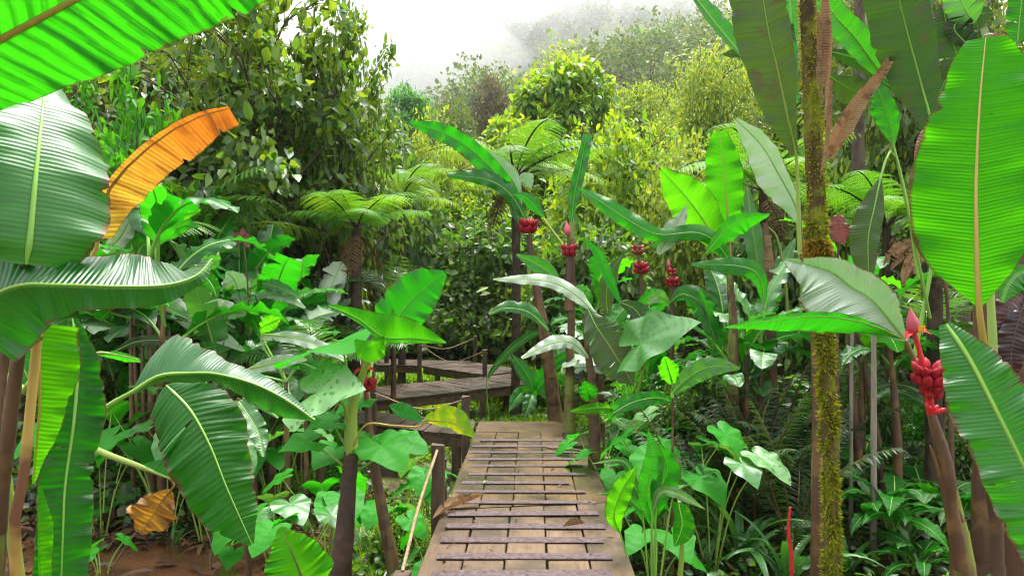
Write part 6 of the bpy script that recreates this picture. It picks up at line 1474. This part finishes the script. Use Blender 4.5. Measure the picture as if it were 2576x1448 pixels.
scatter_stuff('undergrowth', spread(1500, 13.5, 46, -500, 3100, lambda x, y: not (-6.5 < x < 2 and y < 20.5)), 1.5, .26, .075, ['c_mid', 'c_dark', 'c_olive', 'c_mid'], 34, .45)
scatter_stuff('valley_shrubs', spread(900, 20, 75, 700, 2100), 1.6, .20, .06, ['c_yell', 'c_lime', 'c_mid', 'c_olive'], 40, .6)
scatter_stuff('side_undergrowth', spread(900, 6.5, 14, -500, 3100, lambda x, y: x < -3.6 - .22 * max(0, y - 9) or x > 1.6), 1.0, .20, .062, ['c_dark', 'c_mid', 'c_low', 'c_dark'], 26, .28, True)
scatter_stuff('low_leaves', spread(1100, 3.6, 12, -200, 2900, lambda x, y: not on_walk(x, y) and not (-4.4 < x < -1.6 and y < 6.2)), .28, .085, .028, ['c_low', 'c_mid', 'c_dark'], 16, .12, True, grow=False)
g1 = spread(16000, 6.5, 21.5, 560, 1500, lambda x, y: not on_walk(x, y) and x < 1.2 and y > 6.5)
g2 = spread(3500, 3.9, 6.5, 830, 1080, lambda x, y: not on_walk(x, y))
gp = np.concatenate([g1, g2]); k = len(gp); mb = MB()
scatter_leaves(mb, gp, np.stack([nr.normal(0, .5, k), nr.normal(0, .5, k), np.ones(k)], 1), nr.normal(0, 1, (k, 3)), nr.uniform(.05, .15, k) * np.clip(gp[:, 1] / 9, .8, 1.7), nr.uniform(.006, .014, k) * np.clip(gp[:, 1] / 8, .8, 2), 0, False, .35)
tag(mb.build('grass', M['c_grass']), kind='stuff')
lp = spread(9000, 3.3, 10, -300, 2900, lambda x, y: not on_walk(x, y) and not (-4.3 < x < -1.6 and y < 6.0 and nr.random() < .88)); lp[:, 2] = np.where(lp[:, 0] < -1.3, np.maximum(lp[:, 2], -.045), lp[:, 2]) + nr.uniform(.005, .04, len(lp))
dY = np.concatenate([nr.uniform(3.4, 7.9, 60), np.zeros(70)]); dX = np.array([main_x(q, nr.uniform(-1, 1)) for q in dY])
q = nr.random(70); qs = nr.random(70); dX[60:] = -2.1 + 2.4 * q - .75 * qs; dY[60:] = 10.05 + 1.9 * q + .9 * qs
lp = np.concatenate([lp, np.stack([dX, dY, np.full(130, DECK + .012)], 1)]); k = len(lp); mb = MB()
scatter_leaves(mb, lp, np.stack([nr.normal(0, 1, k), nr.normal(0, 1, k), nr.normal(0, .3, k)], 1), np.stack([nr.normal(0, .35, k), nr.normal(0, .35, k), np.ones(k)], 1), nr.uniform(.05, .26, k) * np.where(np.arange(k) >= k - 130, .28, 1), nr.uniform(.008, .034, k) * np.where(np.arange(k) >= k - 130, .4, 1) * (1 + .5 * (lp[:, 0] < -1.3)), 0, True, .25)
tag(mb.build('leaf_litter', M['c_litter']), kind='stuff')

# the forest on the far slopes, one mass of crowns
def valley():
    mb = MB(); kinds = [1, 0, 1, 2, 3, 0, 1]
    for i in range(190):
        y = 19 * (70 / 19) ** nr.random(); u = nr.uniform(820, 2150); x = (u - 1288) / F * y
        z = gh(x, y); R = nr.uniform(.8, 1.9) * (y / 30) ** .5; H = nr.uniform(1.4, 3.6) * (y / 30) ** .4; k = 800
        d = nr.normal(0, 1, (k, 3)); d /= np.linalg.norm(d, axis=1, keepdims=True); d[:, 2] = np.abs(d[:, 2]) * 1.15 - .35
        lob = 1 + .3 * np.sin(d[:, 0:1] * 5 + i) * np.cos(d[:, 1:2] * 4 + i * 2) + .15 * np.sin(d[:, 2:3] * 9 + i)
        B = np.array([x, y, z + H * .5]) + d * np.array([R, R, H * .55]) * lob * nr.uniform(.55, 1.0, (k, 1)) ** .5; q = (y / 30) ** .6
        D = d * .6 + nr.normal(0, .55, (k, 3)); D[:, 2] -= .25
        scatter_leaves(mb, B, D, d * .6 + nr.normal(0, .4, (k, 3)) + np.array([0, 0, .7]), nr.uniform(.14, .34, k) * q, nr.uniform(.05, .10, k) * q, kinds[i % 7], False, .15)
    tag(mb.build('valley_thicket', [M['c_lime'], M['c_yell'], M['c_mid'], M['c_olive']]), kind='stuff')
valley()
def far_forest():
    mb = MB(); n = 1300; pts = []
    while len(pts) < n:
        y = 48 * (188 / 48) ** (nr.random() ** .8); u = nr.uniform(500, 2250); x = (u - 1288) / F * y
        pts.append((x, y))
    for i, (x, y) in enumerate(pts):
        z = gh(x, y); R = nr.uniform(2.2, 5.0); H = nr.uniform(4, 15) * (.75 if x < -6 else 1); k = int(np.clip(900 * 80 / y, 420, 1200)); s = np.clip(y / 150, .33, 1.0)
        d = nr.normal(0, 1, (k, 3)); d /= np.linalg.norm(d, axis=1, keepdims=True); d[:, 2] = np.abs(d[:, 2]) * 1.0 - .25
        lob = 1 + .35 * np.sin(d[:, 0:1] * 4 + i) * np.cos(d[:, 1:2] * 5 + i * 2)
        B = np.array([x, y, z + H * .55]) + d * np.array([R, R, H * .45]) * lob * nr.uniform(.6, 1.0, (k, 1))
        scatter_leaves(mb, B, d + nr.normal(0, .6, (k, 3)), d + nr.normal(0, .4, (k, 3)) + np.array([0, 0, .5]), nr.uniform(.7, 1.5, k) * s, nr.uniform(.25, .5, k) * s, int(i % 3 == 0) + 2 * int(i % 7 == 0) if i % 21 else 1, False, .2)
    tag(mb.build('distant_forest', [M['c_far'], M['c_olive'], M['c_yell'], M['c_mid']]), kind='stuff')
far_forest()
